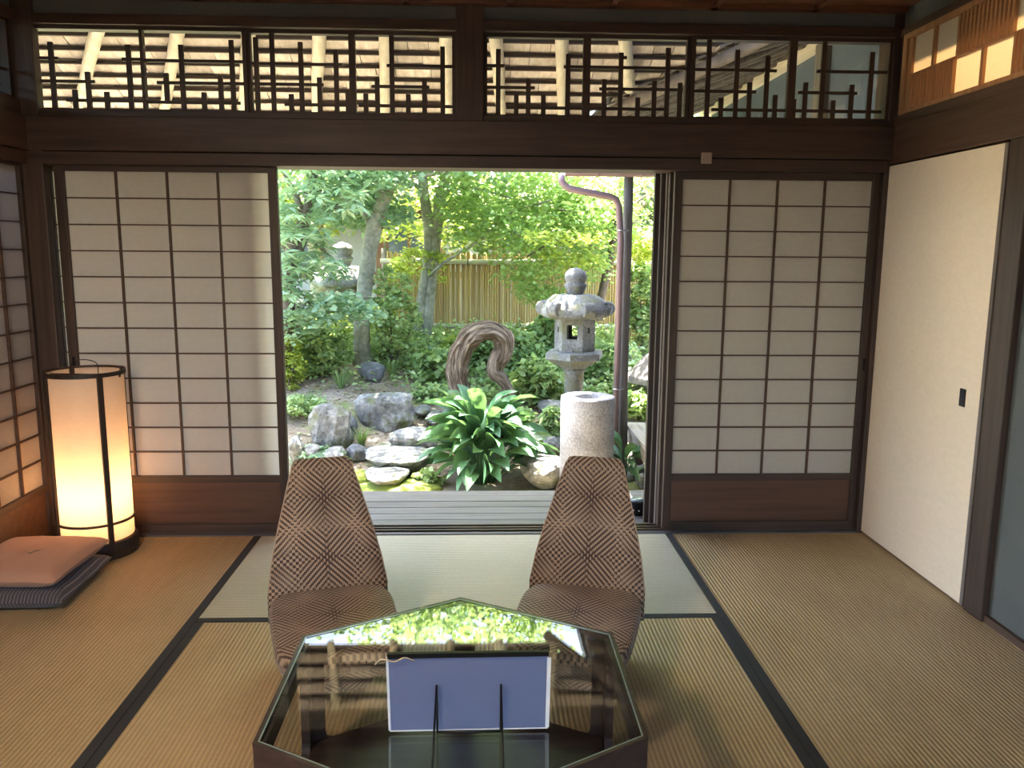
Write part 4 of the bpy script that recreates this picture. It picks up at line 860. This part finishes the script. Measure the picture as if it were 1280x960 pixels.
# dark evergreen at the left edge with long drooping leaves
y = 4.6; s = px(y); q = lambda u, v, dy=0.0: at(u, v, y+dy)
def whorls(u0, u1, v0, v1, y0, y1, n, per, size):
    P = []; D = []; Nn = []
    for i in range(n):
        c = np.array(at(RNG.uniform(u0, u1), RNG.uniform(v0, v1), RNG.uniform(y0, y1)))
        ax = np.array([RNG.normal()*0.4, -0.5+RNG.normal()*0.4, 0.5])
        for k in range(per):
            a = 2*PI*k/per+RNG.uniform(-.3, .3); d = np.array([math.cos(a), math.sin(a), RNG.uniform(-0.8, 0.15)])+0.35*ax
            P.append(c+d*0.01); D.append(d); Nn.append(np.array([0, 0, 1.0])+RNG.normal(size=3)*0.25)
    k = len(P); Ln = size*RNG.uniform(0.7, 1.2, k); return np.array(P), np.array(D), np.array(Nn), Ln, Ln*0.15
tb = gnd(362, 400)
te = tree('garden_tree', 'dark forked evergreen with long drooping leaves at the paper screen', [([q(352, 470), q(358, 400), q(362, 330), q(372, 295), q(384, 265), q(390, 230), q(400, 180)], [.085, .08, .075, .065, .05, .04, .03]), ([q(362, 345), q(375, 310), q(382, 285), q(372, 250), q(355, 215)], [.05, .045, .04, .03, .02])],
     [([q(384, 268), q(372, 245), q(385, 240), q(402, 238)], .018), ([q(388, 245), q(410, 256), q(430, 258), q(447, 248)], .035), ([q(378, 290), q(400, 310), q(420, 325)], .012), ([q(366, 330), q(350, 300), q(335, 280)], .02), ([q(372, 360), q(395, 385), q(430, 378), q(465, 372)], .012), ([q(356, 405), q(375, 408), q(395, 395)], .012)],
     [([whorls(345, 450, 205, 262, y-.7, y+.5, 85, 9, 0.15), whorls(346, 410, 262, 330, y-.7, y+.1, 50, 9, 0.155), whorls(250, 460, 90, 205, y-1.0, y+.8, 110, 9, .15), whorls(365, 430, 322, 345, y-.5, y+.2, 22, 8, .14), whorls(346, 378, 330, 372, y-.5, y, 22, 8, .14)], None),
      ([cloud(375, 480, 362, 400, y-.4, y+.3, 24, 40, .07, .20), cloud(350, 400, 385, 425, y-.4, y+.3, 10, 36, .07, .18)], 'leaf_ever')], 'leaf_ever', 'darkbark')
# more trees behind the fence
for i, (u, y, r, lab, mt, g) in enumerate(((395, 8.3, 1.3, 'yellow green leafy tree behind the mossy lantern', 'leaf_yellow', 0), (640, 12.0, 2.4, 'pale leafy tree rising above the neighbour roof', 'leaf_maple', 1), (850, 11.0, 2.2, 'leafy tree behind the reddish trunk', 'leaf_shrub', 0), (440, 13.0, 2.6, 'tall leafy tree behind the neighbour house', 'leaf_maple', 0))):
    b = at(u, 430, y); g0_ = gz(b.x, y); zc = 2.35 if i == 0 else 3.9
    cs = ellipsoid(b.x, y, zc, r*1.25, r*0.8, r*0.55 if i == 0 else r*0.75, 110, 0.3)
    p_ = sprays(cs, RNG.uniform(.2, .5, 110), 70, 0.085 if i == 0 else 0.12)
    tree('garden_tree', lab, [([(b.x, y, g0_-0.05), (b.x+.05, y, 1), (b.x-.05, y, zc-.4), (b.x, y, zc+.6)], [.11, .1, .08, .04])], [([(b.x, y, zc-.6), (b.x+r*.4, y, zc), (b.x+r*.8, y-.1, zc+.3)], .04), ([(b.x, y, zc-.5), (b.x-r*.4, y-.1, zc), (b.x-r*.8, y, zc+.3)], .04)], [([p_], None)], mt, 'bark')
# ---- shrubs
def shrub(u, v, wpx, hpx, label, mat='leaf_shrub', size=0.06, n=60, per=30, name='garden_shrub', wr=0.4, dy=0.0, cat='shrub'):
    b = gnd(u, v); s = px(b.y); rx, rz_ = wpx*s/2, hpx*s/2; t = thing(name, label, cat, (b.x, b.y+dy, gz(b.x, b.y+dy)), 0, 'garden shrubs')
    cs = ellipsoid(0, 0, rz_, rx*0.9, rx*0.7, rz_, n, 0.4); p_ = sprays(cs, RNG.uniform(rx*.15, rx*.4, n), per, size, tilt=0.6, flat=0.4, wr=wr)
    tag(obj('foliage', leafmesh('foliage', *p_), mat, t), None, None, None, 'stuff')
    br = []
    for k in range(7):
        c_ = cs[k*3 % n]; br.append(([(RNG.normal()*.02, RNG.normal()*.02, -0.05), (c_[0]*.4, c_[1]*.4, c_[2]*.5), tuple(c_)], [.009, .007, .003]))
    obj('stems', tubes('stems', br, 5), 'darkbark', t); return t
shrub(495, 462, 66, 130, 'tall airy shrub with small pale leaves between the two trunk groups', 'leaf_shrub', .055, 80, 32)
shrub(402, 470, 70, 75, 'dense green shrub in front of the mossy lantern', 'leaf_shrub', .06, 70, 32)
shrub(362, 488, 40, 70, 'yellowish low bush beside the stone pedestal', 'leaf_yellow', .035, 55, 40)
shrub(650, 468, 60, 62, 'leafy bush just behind the driftwood arch end', 'leaf_shrub', .07, 60, 28)
shrub(596, 462, 60, 52, 'green bush seen through the driftwood arch', 'leaf_shrub', .06, 55, 28)
shrub(545, 480, 60, 44, 'broad leaved bush at the foot of the twin trunks', 'leaf_shrub', .10, 40, 16)
shrub(672, 505, 66, 60, 'bright ground bush between arch and stone lantern', 'leaf_shrub', .08, 55, 24)
shrub(810, 450, 56, 130, 'tall bush with glossy leaves to the right of the pillar', 'leaf_shrub', .075, 80, 28, dy=.3)
shrub(800, 522, 50, 34, 'low bush under the umbrella roofed lantern', 'leaf_shrub', .06, 45, 28)
shrub(690, 470, 50, 70, 'dark bush behind the stone lantern post', 'leaf_shrub', .07, 55, 26, dy=.5)
shrub(755, 480, 46, 60, 'bush between the stone lantern and the downspout', 'leaf_shrub', .065, 50, 28)
shrub(470, 440, 40, 60, 'sunlit bush right behind the split trunk', 'leaf_yellow', .06, 45, 26, dy=.4)
shrub(420, 440, 60, 50, 'sunlit undergrowth at the mossy lantern foot', 'leaf_yellow', .06, 45, 26, dy=.2)
shrub(505, 350, 50, 50, 'bright yellow green bush peeking out beside the fence end', 'leaf_yellow', .06, 45, 28)
shrub(572, 452, 44, 30, 'low bush by the fence foot beside the twin trunks', 'leaf_yellow', .06, 40, 26)
shrub(640, 540, 46, 40, 'small leafed plant between broad leaves and basin', 'leaf_shrub', .07, 34, 20)
shrub(688, 555, 30, 50, 'fine leaved plant hugging the stone basin', 'leaf_shrub', .06, 34, 22)
shrub(380, 520, 60, 26, 'low creeping plants on the bank above the split rock', 'leaf_shrub', .045, 40, 26)
shrub(545, 500, 60, 20, 'low creeping plants below the twin trunks', 'leaf_shrub', .05, 40, 20)
shrub(400, 578, 56, 22, 'small whorled plant right above the fabric chair back', 'leaf_ever', .11, 16, 12, wr=.28)
shrub(535, 606, 40, 20, 'tiny weeds at the foot of the broad leaved clump', 'leaf_shrub', .05, 20, 14)
# ---- planting that goes on to the side, out of the picture behind the paper screens
t = thing('garden_hedge', 'loose leafy hedge continuing the planting behind the paper screens', 'hedge', (-3.6, 5.2, gz(-3.6, 5.2)))
cs = np.stack([RNG.uniform(-1.7, 1.2, 150), RNG.uniform(-1.0, 1.6, 150), RNG.uniform(0.05, 0.95, 150)], 1); cs[:, 2] *= 0.45+0.35*np.clip(cs[:, 1]+1, 0, 1.6)
tag(obj('foliage', leafmesh('foliage', *sprays(cs, RNG.uniform(.12, .3, 150), 45, .07, tilt=.6, flat=.4)), 'leaf_shrub', t), None, None, None, 'stuff')
obj('stems', tubes('stems', [([(c_[0]*.8, c_[1]*.8, -.1), (c_[0]*.9, c_[1]*.9, c_[2]*.5), tuple(c_)], [.012, .009, .004]) for c_ in cs[::6]], 5), 'darkbark', t)
tree('garden_tree', 'leafy tree standing out of sight behind the paper screens', [([(-3.6, 6.2, gz(-3.6, 6.2)-.05), (-3.55, 6.2, 1.0), (-3.7, 6.15, 2.2), (-3.6, 6.2, 3.2)], [.1, .09, .07, .04])], [([(-3.6, 6.2, 1.8), (-3.1, 6.0, 2.4), (-2.8, 5.8, 2.9)], .035), ([(-3.65, 6.2, 2.0), (-4.2, 6.1, 2.6), (-4.6, 6.0, 3.0)], .035)], [([sprays(ellipsoid(-3.6, 6.1, 2.7, 1.3, 1.0, .9, 90, .3), RNG.uniform(.2, .45, 90), 60, .08)], None)], 'leaf_maple', 'bark')
# ---- undergrowth that nobody could count
pts = []
while len(pts) < 1100:
    a, b_ = RNG.uniform(-4.6, 1.9), RNG.uniform(4.5, 7.1)
    if a < -0.1 and b_ < 5.3 and RNG.uniform() < 0.8: continue
    pts.append((a, b_, gz(a, b_)+RNG.uniform(0.02, 0.10)+0.22*RNG.uniform()*sm((b_-4.8)/1.5)))
pp = sprays(pts, RNG.uniform(.06, .16, len(pts)), 26, 0.06, tilt=0.6, flat=0.5)
tag(obj('undergrowth', leafmesh('undergrowth', *pp), 'leaf_shrub'), 'low leafy undergrowth covering the bank before the fence', 'undergrowth', None, 'stuff')
# ---- grass tufts
def tuft(u, v, wpx, hpx, label, n=60, wide=0.006):
    b = gnd(u, v); s = px(b.y); t = thing('grass_tuft', label, 'grass', (b.x, b.y, b.z), 0, 'strappy grass tufts')
    V = []; Fc = []
    for i in range(n):
        a = RNG.uniform(0, 2*PI); l = hpx*s*RNG.uniform(.7, 1.2); sp_ = wpx*s/2*RNG.uniform(.2, 1.1); d = np.array([math.cos(a), math.sin(a), 0]); sd_ = np.array([-d[1], d[0], 0])*wide
        for k in range(5):
            tt = k/4; c_ = d*(sp_*tt**1.5+0.02)+np.array([0, 0, l*(1.15*tt-0.45*tt**3)]); wv = sd_*(1-tt*0.95); V += [c_-wv, c_+wv]
        o = i*10
        for k in range(4): Fc.append((o+2*k, o+2*k+1, o+2*k+3, o+2*k+2))
    tag(obj('blades', mesh('blades', V, Fc, True), 'blade', t), None, None, None, 'stuff'); return t
tuft(426, 486, 50, 32, 'pale strappy grass tuft in front of the leaning trunk')
tuft(490, 474, 40, 36, 'dark strappy grass tuft right of the dark angular rock')
tuft(452, 560, 40, 34, 'drooping fern-like tuft between the split rock and the pale rock', 50, .008)
tuft(545, 470, 40, 30, 'grass tuft at the twin trunk foot')
tuft(745, 470, 44, 40, 'strappy grass between the stone lantern and the downspout')
tuft(385, 505, 40, 18, 'short grass tuft on the bank near the screen')
tuft(470, 572, 24, 16, 'tiny grass tuft on the flat mossy stepping stone')
# ---- broad leaved clumps: every leaf its own part
def aspid(u, v, label, n, lenpx, spread, hpx, seed, loc=None):
    R_ = np.random.default_rng(seed); b = gnd(u, v) if loc is None else Vector((loc[0], loc[1], gz(*loc))); s = px(b.y); t = thing('broad_leaf_plant', label, 'plant', (b.x, b.y, b.z), 0, 'broad leaved plants')
    for i in range(n):
        a = R_.uniform(0, 2*PI); e = R_.uniform(0.35, 1.45); Ls = lenpx*s*R_.uniform(.75, 1.2); st = hpx*s*R_.uniform(.25, .75)*(0.4+0.6*e/1.35)
        hd = np.array([math.cos(a), math.sin(a), 0]); base = hd*R_.uniform(0, .3)*spread*s; up_ = hd*math.cos(e)+np.array([0, 0, math.sin(e)])
        o0 = base+(hd*(spread*s*0.55*math.cos(e))+np.array([0, 0, st])); W = Ls*R_.uniform(.13, .18); sd_ = np.array([-hd[1], hd[0], 0])
        V = []; Fc = []; c_ = o0.copy(); th_ = e; K = 7; roll = R_.uniform(-.75, .75); tw = R_.uniform(-.25, .25)
        prof = [.12, .62, .95, 1, .85, .5, .02]
        for k in range(K):
            nn = np.array([0, 0, math.cos(th_)])-hd*math.sin(th_)
            sr = sd_*math.cos(roll+tw*k)+nn*math.sin(roll+tw*k); nr_ = nn*math.cos(roll+tw*k)-sd_*math.sin(roll+tw*k)
            V += [c_-sr*W*prof[k]+nr_*W*.28*prof[k], c_, c_+sr*W*prof[k]+nr_*W*.28*prof[k]]
            c_ = c_+(hd*math.cos(th_)+np.array([0, 0, math.sin(th_)]))*Ls/(K-1); th_ -= R_.uniform(.14, .34)
        for k in range(K-1): Fc += [(3*k, 3*k+1, 3*k+4, 3*k+3), (3*k+1, 3*k+2, 3*k+5, 3*k+4)]
        lf = obj('leaf', mesh('leaf', V, Fc, True), 'leaf_asp', t)
        obj('leaf_stalk', tube('leaf_stalk', [base, base*0.5+o0*0.5+hd*(-0.01), o0], [.004, .004, .003], 5), 'leaf_asp', lf)
    return t
aspid(604, 602, 'large clump of broad dark green leaves in front of the veranda', 165, 60, 58, 116, 5)
aspid(788, 585, 'few broad leaves beside the granite basin and side veranda', 12, 50, 14, 100, 9, (1.215, 2.5))
# ================================================================== FURNITURE
# floor lantern
t = thing('floor_lantern', 'glowing cylindrical paper floor lantern with dark wood frame', 'lamp', (-1.66, -0.195, 0.0), math.radians(-4)); RL = 0.155; HL = 0.83
obj('base', lathe('base', [(0.168, 0), (0.17, 0.005), (0.17, 0.07), (0.165, 0.075), (0.15, 0.078)], 40), 'lampwood', t)
obj('switch', boxm('switch', 0.04, 0.075, -0.172, -0.165, 0.03, 0.036), 'steel', t)
V = []; Fc = []; sg = 48
for z in (0.08, HL-0.01):
    for k in range(sg): V.append((RL*math.cos(2*PI*k/sg), RL*math.sin(2*PI*k/sg), z))
obj('paper_shade', mesh('paper_shade', V, [(k, (k+1) % sg, sg+(k+1) % sg, sg+k) for k in range(sg)], True), 'lamp_paper', t)
for z, hh in ((0.165, 0.010), (HL, 0.018)):
    V = []; Fc = []
    for k in range(sg):
        a = 2*PI*k/sg
        for r, zz in ((RL+0.001, z-hh), (RL+0.009, z-hh), (RL+0.009, z), (RL+0.001, z)): V.append((r*math.cos(a), r*math.sin(a), zz))
    for k in range(sg):
        o, o2 = k*4, ((k+1) % sg)*4
        for i in range(4): Fc.append((o+i, o+(i+1) % 4, o2+(i+1) % 4, o2+i))
    obj('hoop', mesh('hoop', V, Fc), 'lampwood', t)
for a in (-41, 49, 139, 229):
    a = math.radians(a); o = obj('upright', boxm('upright', -0.003, 0.011, -0.011, 0.011, 0.07, HL), 'lampwood', t, (RL*math.cos(a), RL*math.sin(a), 0), (0, 0, a))
obj('top_bar', boxm('top_bar', -RL, RL, -0.009, 0.009, HL-0.03, HL-0.018), 'lampwood', t)
obj('wire_handle', tube('wire_handle', spline([(-0.06, 0, HL-0.02), (-0.055, 0, HL+0.03), (0, 0, HL+0.045), (0.055, 0, HL+0.03), (0.06, 0, HL-0.02)], 5), 0.002, 6), 'blackmetal', t)
obj('bulb', lathe('bulb', [(0.012, 0.08), (0.014, 0.20), (0.02, 0.22), (0.001, 0.225)], 12), 'sleeve', t)
ld = bpy.data.lights.new('lantern_bulb', 'POINT'); ld.energy = 1.9; ld.color = (1.0, 0.54, 0.25); ld.shadow_soft_size = 0.03
lo = bpy.data.objects.new('lantern_bulb', ld); COL.objects.link(lo); lo.parent = t; lo.location = (0, 0, 0.285)
# cushions
def cushion(name, label, x0, x1, y0, y1, z, th, mat, tuftpt, rz=0.0):
    cx, cy = (x0+x1)/2, (y0+y1)/2; hx, hy = (x1-x0)/2, (y1-y0)/2; n = 24; V = []; Fc = []
    def H(a, b):
        e = (1-abs(a)**4)*(1-abs(b)**4); h = th*0.5*max(e, 0)**0.36
        if tuftpt: h -= th*0.16*math.exp(-((a)**2+(b)**2)/0.02)
        return h
    for sgn in (1, -1):
        for j in range(n+1):
            for i in range(n+1):
                a, b = 2*i/n-1, 2*j/n-1; pin = 1-0.05*(1-a*a)*(abs(b) > .0)*b*b*0; qx = a*(1-0.045*(1-b*b)**0+0.045*b*b); qy = b*(1-0.045+0.045*a*a)
                wv = 0.004*noise.noise((a*3, b*3, sgn*2+th*50)); V.append((qx*hx, qy*hy, th*0.5+(sgn*H(a, b) if sgn > 0 else -min(H(a, b), th*0.5))+wv*(1 if sgn > 0 else 0)))
    o2 = (n+1)**2
    for j in range(n):
        for i in range(n):
            q_ = j*(n+1)+i; Fc.append((q_, q_+1, q_+n+2, q_+n+1)); Fc.append((o2+q_, o2+q_+n+1, o2+q_+n+2, o2+q_+1))
    o = thing(name, label, 'cushion', (cx, cy, z), rz, 'floor cushions'); c_ = obj('cover', mesh('cover', V, Fc, True), mat, o)
    if tuftpt:
        for k in range(3): a = k*2.1+.5; obj('tuft_thread', tube('tuft_thread', [(0, 0, th*.86), (.015*math.cos(a), .015*math.sin(a), th*.9+.004), (.035*math.cos(a), .035*math.sin(a), th*.93)], .0018, 5), 'string', o)
    return o
cushion('floor_cushion', 'dark striped floor cushion under the salmon one', -1.925, -1.50, -0.87, -0.40, 0.002, 0.085, 'striped', False, math.radians(2))
cushion('floor_cushion', 'salmon pink floor cushion on top of the striped one', -1.927, -1.512, -0.86, -0.40, 0.082, 0.085, 'pink', True, math.radians(-1))
# low chairs
def chair(x, y, rz, label):
    t = thing('floor_chair', label, 'chair', (x, y, 0), rz, 'patterned low chairs')
    # seat: stacked rounded trapezoid rings
    prof = [(0.0, 0.60, 0.09), (0.03, 0.63, 0.085), (0.08, 0.74, 0.06), (0.12, 0.93, 0.02), (0.16, 0.99, 0.0), (0.185, 1.0, 0.0), (0.205, 0.985, 0.0), (0.214, 0.94, 0.0), (0.216, 0.6, 0.0), (0.214, 0.02, 0.0)]
    V = []; Fc = []; uv = []; sg = 56
    def outline(a, f):
        ca, sa = math.cos(a), math.sin(a); e = 0.42
        xx = abs(ca)**e*(1 if ca > 0 else -1); yy = abs(sa)**e*(1 if sa > 0 else -1)
        hw = 0.208-0.022*(-yy*0.5+0.5); return xx*hw*f, yy*0.26*f
    for z, f, bk in prof:
        for k in range(sg):
            xx, yy = outline(2*PI*k/sg, f); yy = yy-0.26+bk
            dip = -0.012*math.exp(-((xx/.12)**2+((yy+.26)/.16)**2)) if z > .2 else 0
            V.append((xx, yy, z+dip)); uv.append((xx, -yy+0.0) if z > 0.17 else ((xx if abs(math.sin(2*PI*k/sg)) > .72 else yy)*1.0, 0.2-z))
    for i in range(len(prof)-1):
        for k in range(sg): Fc.append((i*sg+k, i*sg+(k+1) % sg, (i+1)*sg+(k+1) % sg, (i+1)*sg+k))
    Fc.append(tuple(range(sg))[::-1]); Fc.append(tuple((len(prof)-1)*sg+k for k in range(sg)))
    obj('seat', mesh('seat', V, Fc, True, uv), 'fabric', t)
    # back: tapering padded slab leaning backwards
    st = [(-0.015, 0.10, .408, .05), (0.0, 0.20, .408, .06), (0.035, 0.30, .375, .06), (0.072, 0.40, .325, .055), (0.11, 0.50, .268, .05), (0.145, 0.575, .224, .045), (0.157, 0.605, .206, .042), (0.162, 0.619, .190, .030), (0.164, 0.624, .166, .012)]
    V = []; Fc = []; uv = []; sg = 40; arc = 0
    for i, (yy, z, wd, th) in enumerate(st):
        if i: arc += math.hypot(yy-st[i-1][0], z-st[i-1][1])
        for k in range(sg):
            a = 2*PI*k/sg; ca, sa = math.cos(a), math.sin(a); e = 0.35
            xx = abs(ca)**e*(1 if ca > 0 else -1)*wd/2; dd_ = abs(sa)**0.6*(1 if sa > 0 else -1)*th/2
            hol = 0.012*(1-(2*xx/wd)**2)*(-1 if i < 7 else 0)
            V.append((xx, yy+dd_*0.97-hol*0.6+0.02, z+dd_*-0.30)); uv.append((xx, -arc))
    for i in range(len(st)-1):
        for k in range(sg): Fc.append((i*sg+k, i*sg+(k+1) % sg, (i+1)*sg+(k+1) % sg, (i+1)*sg+k))
    Fc.append(tuple(range(sg))[::-1]); Fc.append(tuple((len(st)-1)*sg+k for k in range(sg)))
    obj('backrest', mesh('backrest', V, Fc, True, uv), 'fabric', t)
    for sx in (-1, 1):
        obj('side_piping', tube('side_piping', [(sx*wd/2*0.985, yy+0.02-th*0.2, z) for yy, z, wd, th in st[1:7]], 0.004, 6), 'fabric', t)
    return t
chair(0.442, -1.12, math.radians(-15), 'low patterned chair with a tall tapering back beside the stone basin view')
chair(-0.447, -1.12, math.radians(15), 'low patterned chair with a tall tapering back closer to the floor lantern')
# hexagonal glass table
TX, TY, TS, TH = 0.018, -2.03, 0.47, 0.36
t = thing('glass_table', 'hexagonal dark wood low table with a smoked glass top', 'table', (TX, TY, 0), 0)
hexv = [(math.sin(k*PI/3), math.cos(k*PI/3)) for k in range(6)]
for k in range(6):
    a = Vector((*hexv[k], 0))*TS; b = Vector((*hexv[(k+1) % 6], 0))*TS; d = (b-a); ln = d.length; d.normalize(); nrm = Vector((d.y, -d.x, 0)); nrm = nrm if nrm.dot(a+b) < 0 else -nrm
    # frame panel with a rounded rectangular opening
    z0, z1 = 0.0, TH-0.004; mx_, mzb, mzt, rr = 0.048, 0.055, 0.045, 0.035; inn = []; out = []
    for (cx_, cz_, s0) in ((ln-mx_-rr, z1-mzt-rr, 0), (mx_+rr, z1-mzt-rr, 90), (mx_+rr, z0+mzb+rr, 180), (ln-mx_-rr, z0+mzb+rr, 270)):
        for q_ in range(5):
            an = math.radians(s0+q_*22.5); inn.append((cx_+rr*math.cos(an), cz_+rr*math.sin(an)))
            ca, sa = math.cos(math.radians(s0+45)), math.sin(math.radians(s0+45)); ex, ez_ = (ln if ca > 0 else 0), (z1 if sa > 0 else z0)
            f = q_/4
            if q_ < 2: out.append((ex, inn[-1][1]) if s0 in (0, 180) else (inn[-1][0], ez_))
            elif q_ == 2: out.append((ex, ez_))
            else: out.append((inn[-1][0], ez_) if s0 in (0, 180) else (ex, inn[-1][1]))
    m_ = len(inn); V = []; th = 0.022
    for off in (0, th):
        for lst in (out, inn):
            for (s_1, z_) in lst:
                sq = s_1 if lst is inn else (s_1 if off == 0 else max(th*0.577, min(ln-th*0.577, s_1)))
                V.append(a+d*sq+nrm*off+Vector((0, 0, z_)))
    Fc = []
    for i in range(m_):
        j = (i+1) % m_
        Fc += [(i, j, m_+j, m_+i), (2*m_+j, 2*m_+i, 3*m_+i, 3*m_+j), (m_+i, m_+j, 3*m_+j, 3*m_+i), (j, i, 2*m_+i, 2*m_+j)]
    obj('side_frame', mesh('side_frame', V, Fc), 'tablewood', t)
def hexprism(nm, r, z0, z1): V = [(r*hx, r*hy, z) for z in (z0, z1) for hx, hy in hexv]; return mesh(nm, V, [tuple(range(6)), tuple(range(11, 5, -1))]+[(i, 6+i, 6+(i+1) % 6, (i+1) % 6) for i in range(6)])
obj('bottom_shelf', hexprism('bottom_shelf', TS-0.03, 0.055, 0.072), 'tablewood', t)
gl = obj('glass_top', hexprism('glass_top', TS-0.012, TH-0.006, TH+0.002), 'tglass', t)
for k in range(6):
    a = Vector((*hexv[k], 0)); b = Vector((*hexv[(k+1) % 6], 0))
    V = [a*(TS+.001), b*(TS+.001), b*(TS-.010), a*(TS-.010)]; V = [v+Vector((0, 0, TH-.005)) for v in V]+[v+Vector((0, 0, TH+.004)) for v in V]
    obj('rim', mesh('rim', V, BF), 'tablewood', t)
    V = [a*(TS-.0105), b*(TS-.0105), b*(TS-.014), a*(TS-.014)]; V = [v+Vector((0, 0, TH+.0022)) for v in V]+[v+Vector((0, 0, TH+.0036)) for v in V]
    obj('glass_edge', mesh('glass_edge', V, BF), 'glass_edge', t)
# sheet on a wire easel, facing the chairs
ZT = TH+0.004
sh = thing('paper_folder', 'bluish white sheet folder standing on the glass table', 'folder', (0.0525, -2.235, ZT+0.006), math.radians(0.6))
lean = math.radians(-8)
def LZ(h, off=0.0): return Vector((0, math.sin(lean)*h-off*math.cos(lean), math.cos(lean)*h))
def slab(nm, xa, xb, h0, h1, o0, o1, mt, par):
    V = [Vector((xx, 0, 0))+LZ(h, o) for (h, o) in ((h0, o0), (h1, o0)) for xx in (xa, xb)]
    V = [Vector((xx, 0, 0))+LZ(h, o) for xx, h, o in ((xa, h0, o0), (xb, h0, o0), (xb, h0, o1), (xa, h0, o1), (xa, h1, o0), (xb, h1, o0), (xb, h1, o1), (xa, h1, o1))]
    return obj(nm, mesh(nm, V, BF), mt, par)
slab('sheet', -0.163, 0.160, 0.0, 0.178, -0.0005, 0.0005, 'sheet', sh)
slab('sleeve_edge', 0.160, 0.168, 0.0, 0.172, -0.001, 0.001, 'sleeve', sh); slab('sleeve_edge', -0.168, -0.163, 0.0, 0.178, -0.001, 0.001, 'sleeve', sh); slab('sleeve_edge', -0.165, 0.165, -0.003, 0.0, -0.001, 0.001, 'sleeve', sh)
slab('spine', -0.165, 0.163, 0.176, 0.187, -0.006, 0.003, 'blackmetal', sh)
obj('string', tube('string', spline([Vector((-0.19, 0, 0))+LZ(.165, .006), Vector((-0.175, 0, 0))+LZ(.178, .008), Vector((-0.15, 0, 0))+LZ(.172, .008), Vector((-0.13, 0, 0))+LZ(.180, .006), Vector((-0.11, 0, 0))+LZ(.172, .006)], 5), 0.0016, 5), 'string', sh)
ea = thing('wire_easel', 'black wire easel holding up the bluish sheet', 'easel', (0.0525, -2.235, ZT))
for xx in (-0.066, 0.066):
    top = Vector((xx, 0, 0.006))+LZ(0.112, 0.006); P = [Vector((xx*1.0, -0.006, 0.002)), Vector((xx, 0, 0.006))+LZ(0.02, 0.006), top, Vector((xx*1.02, -0.21, 0.003))]
    obj('wire_leg', tube('wire_leg', [P[0], P[1], P[2]], 0.0022, 6), 'blackmetal', ea); obj('wire_leg', tube('wire_leg', [P[2], P[3]], 0.0022, 6), 'blackmetal', ea)
    obj('wire_foot', tube('wire_foot', [P[0], Vector((xx, 0.04, 0.003)), Vector((xx, 0.042, 0.02))], 0.0022, 6), 'blackmetal', ea)
obj('cross_wire', tube('cross_wire', [(-0.066, -0.006, 0.003), (0.066, -0.006, 0.003)], 0.0022, 6), 'blackmetal', ea)
# perforated black pot on the veranda
c = at(800, 640, 0.42)
t = thing('ash_pot', 'small black perforated pot on the veranda beside the storm doors', 'pot', (0.925, 0.44, -0.0505))
obj('body', lathe('body', [(0.034, 0), (0.038, 0.003), (0.040, 0.07), (0.042, 0.075), (0.036, 0.075), (0.034, 0.068), (0.01, 0.066)], 20), 'blackmetal', t)
obj('lid', lathe('lid', [(0.042, 0.076), (0.042, 0.082), (0.03, 0.088), (0.005, 0.09)], 20), 'winglass', t)
for k in range(8): a = k*PI/4; obj('hole', lathe('hole', [(0.005, 0), (0.005, 0.001)], 8), 'sleeve', t, (0.0395*math.cos(a), 0.0395*math.sin(a), 0.03), (0, PI/2, a))
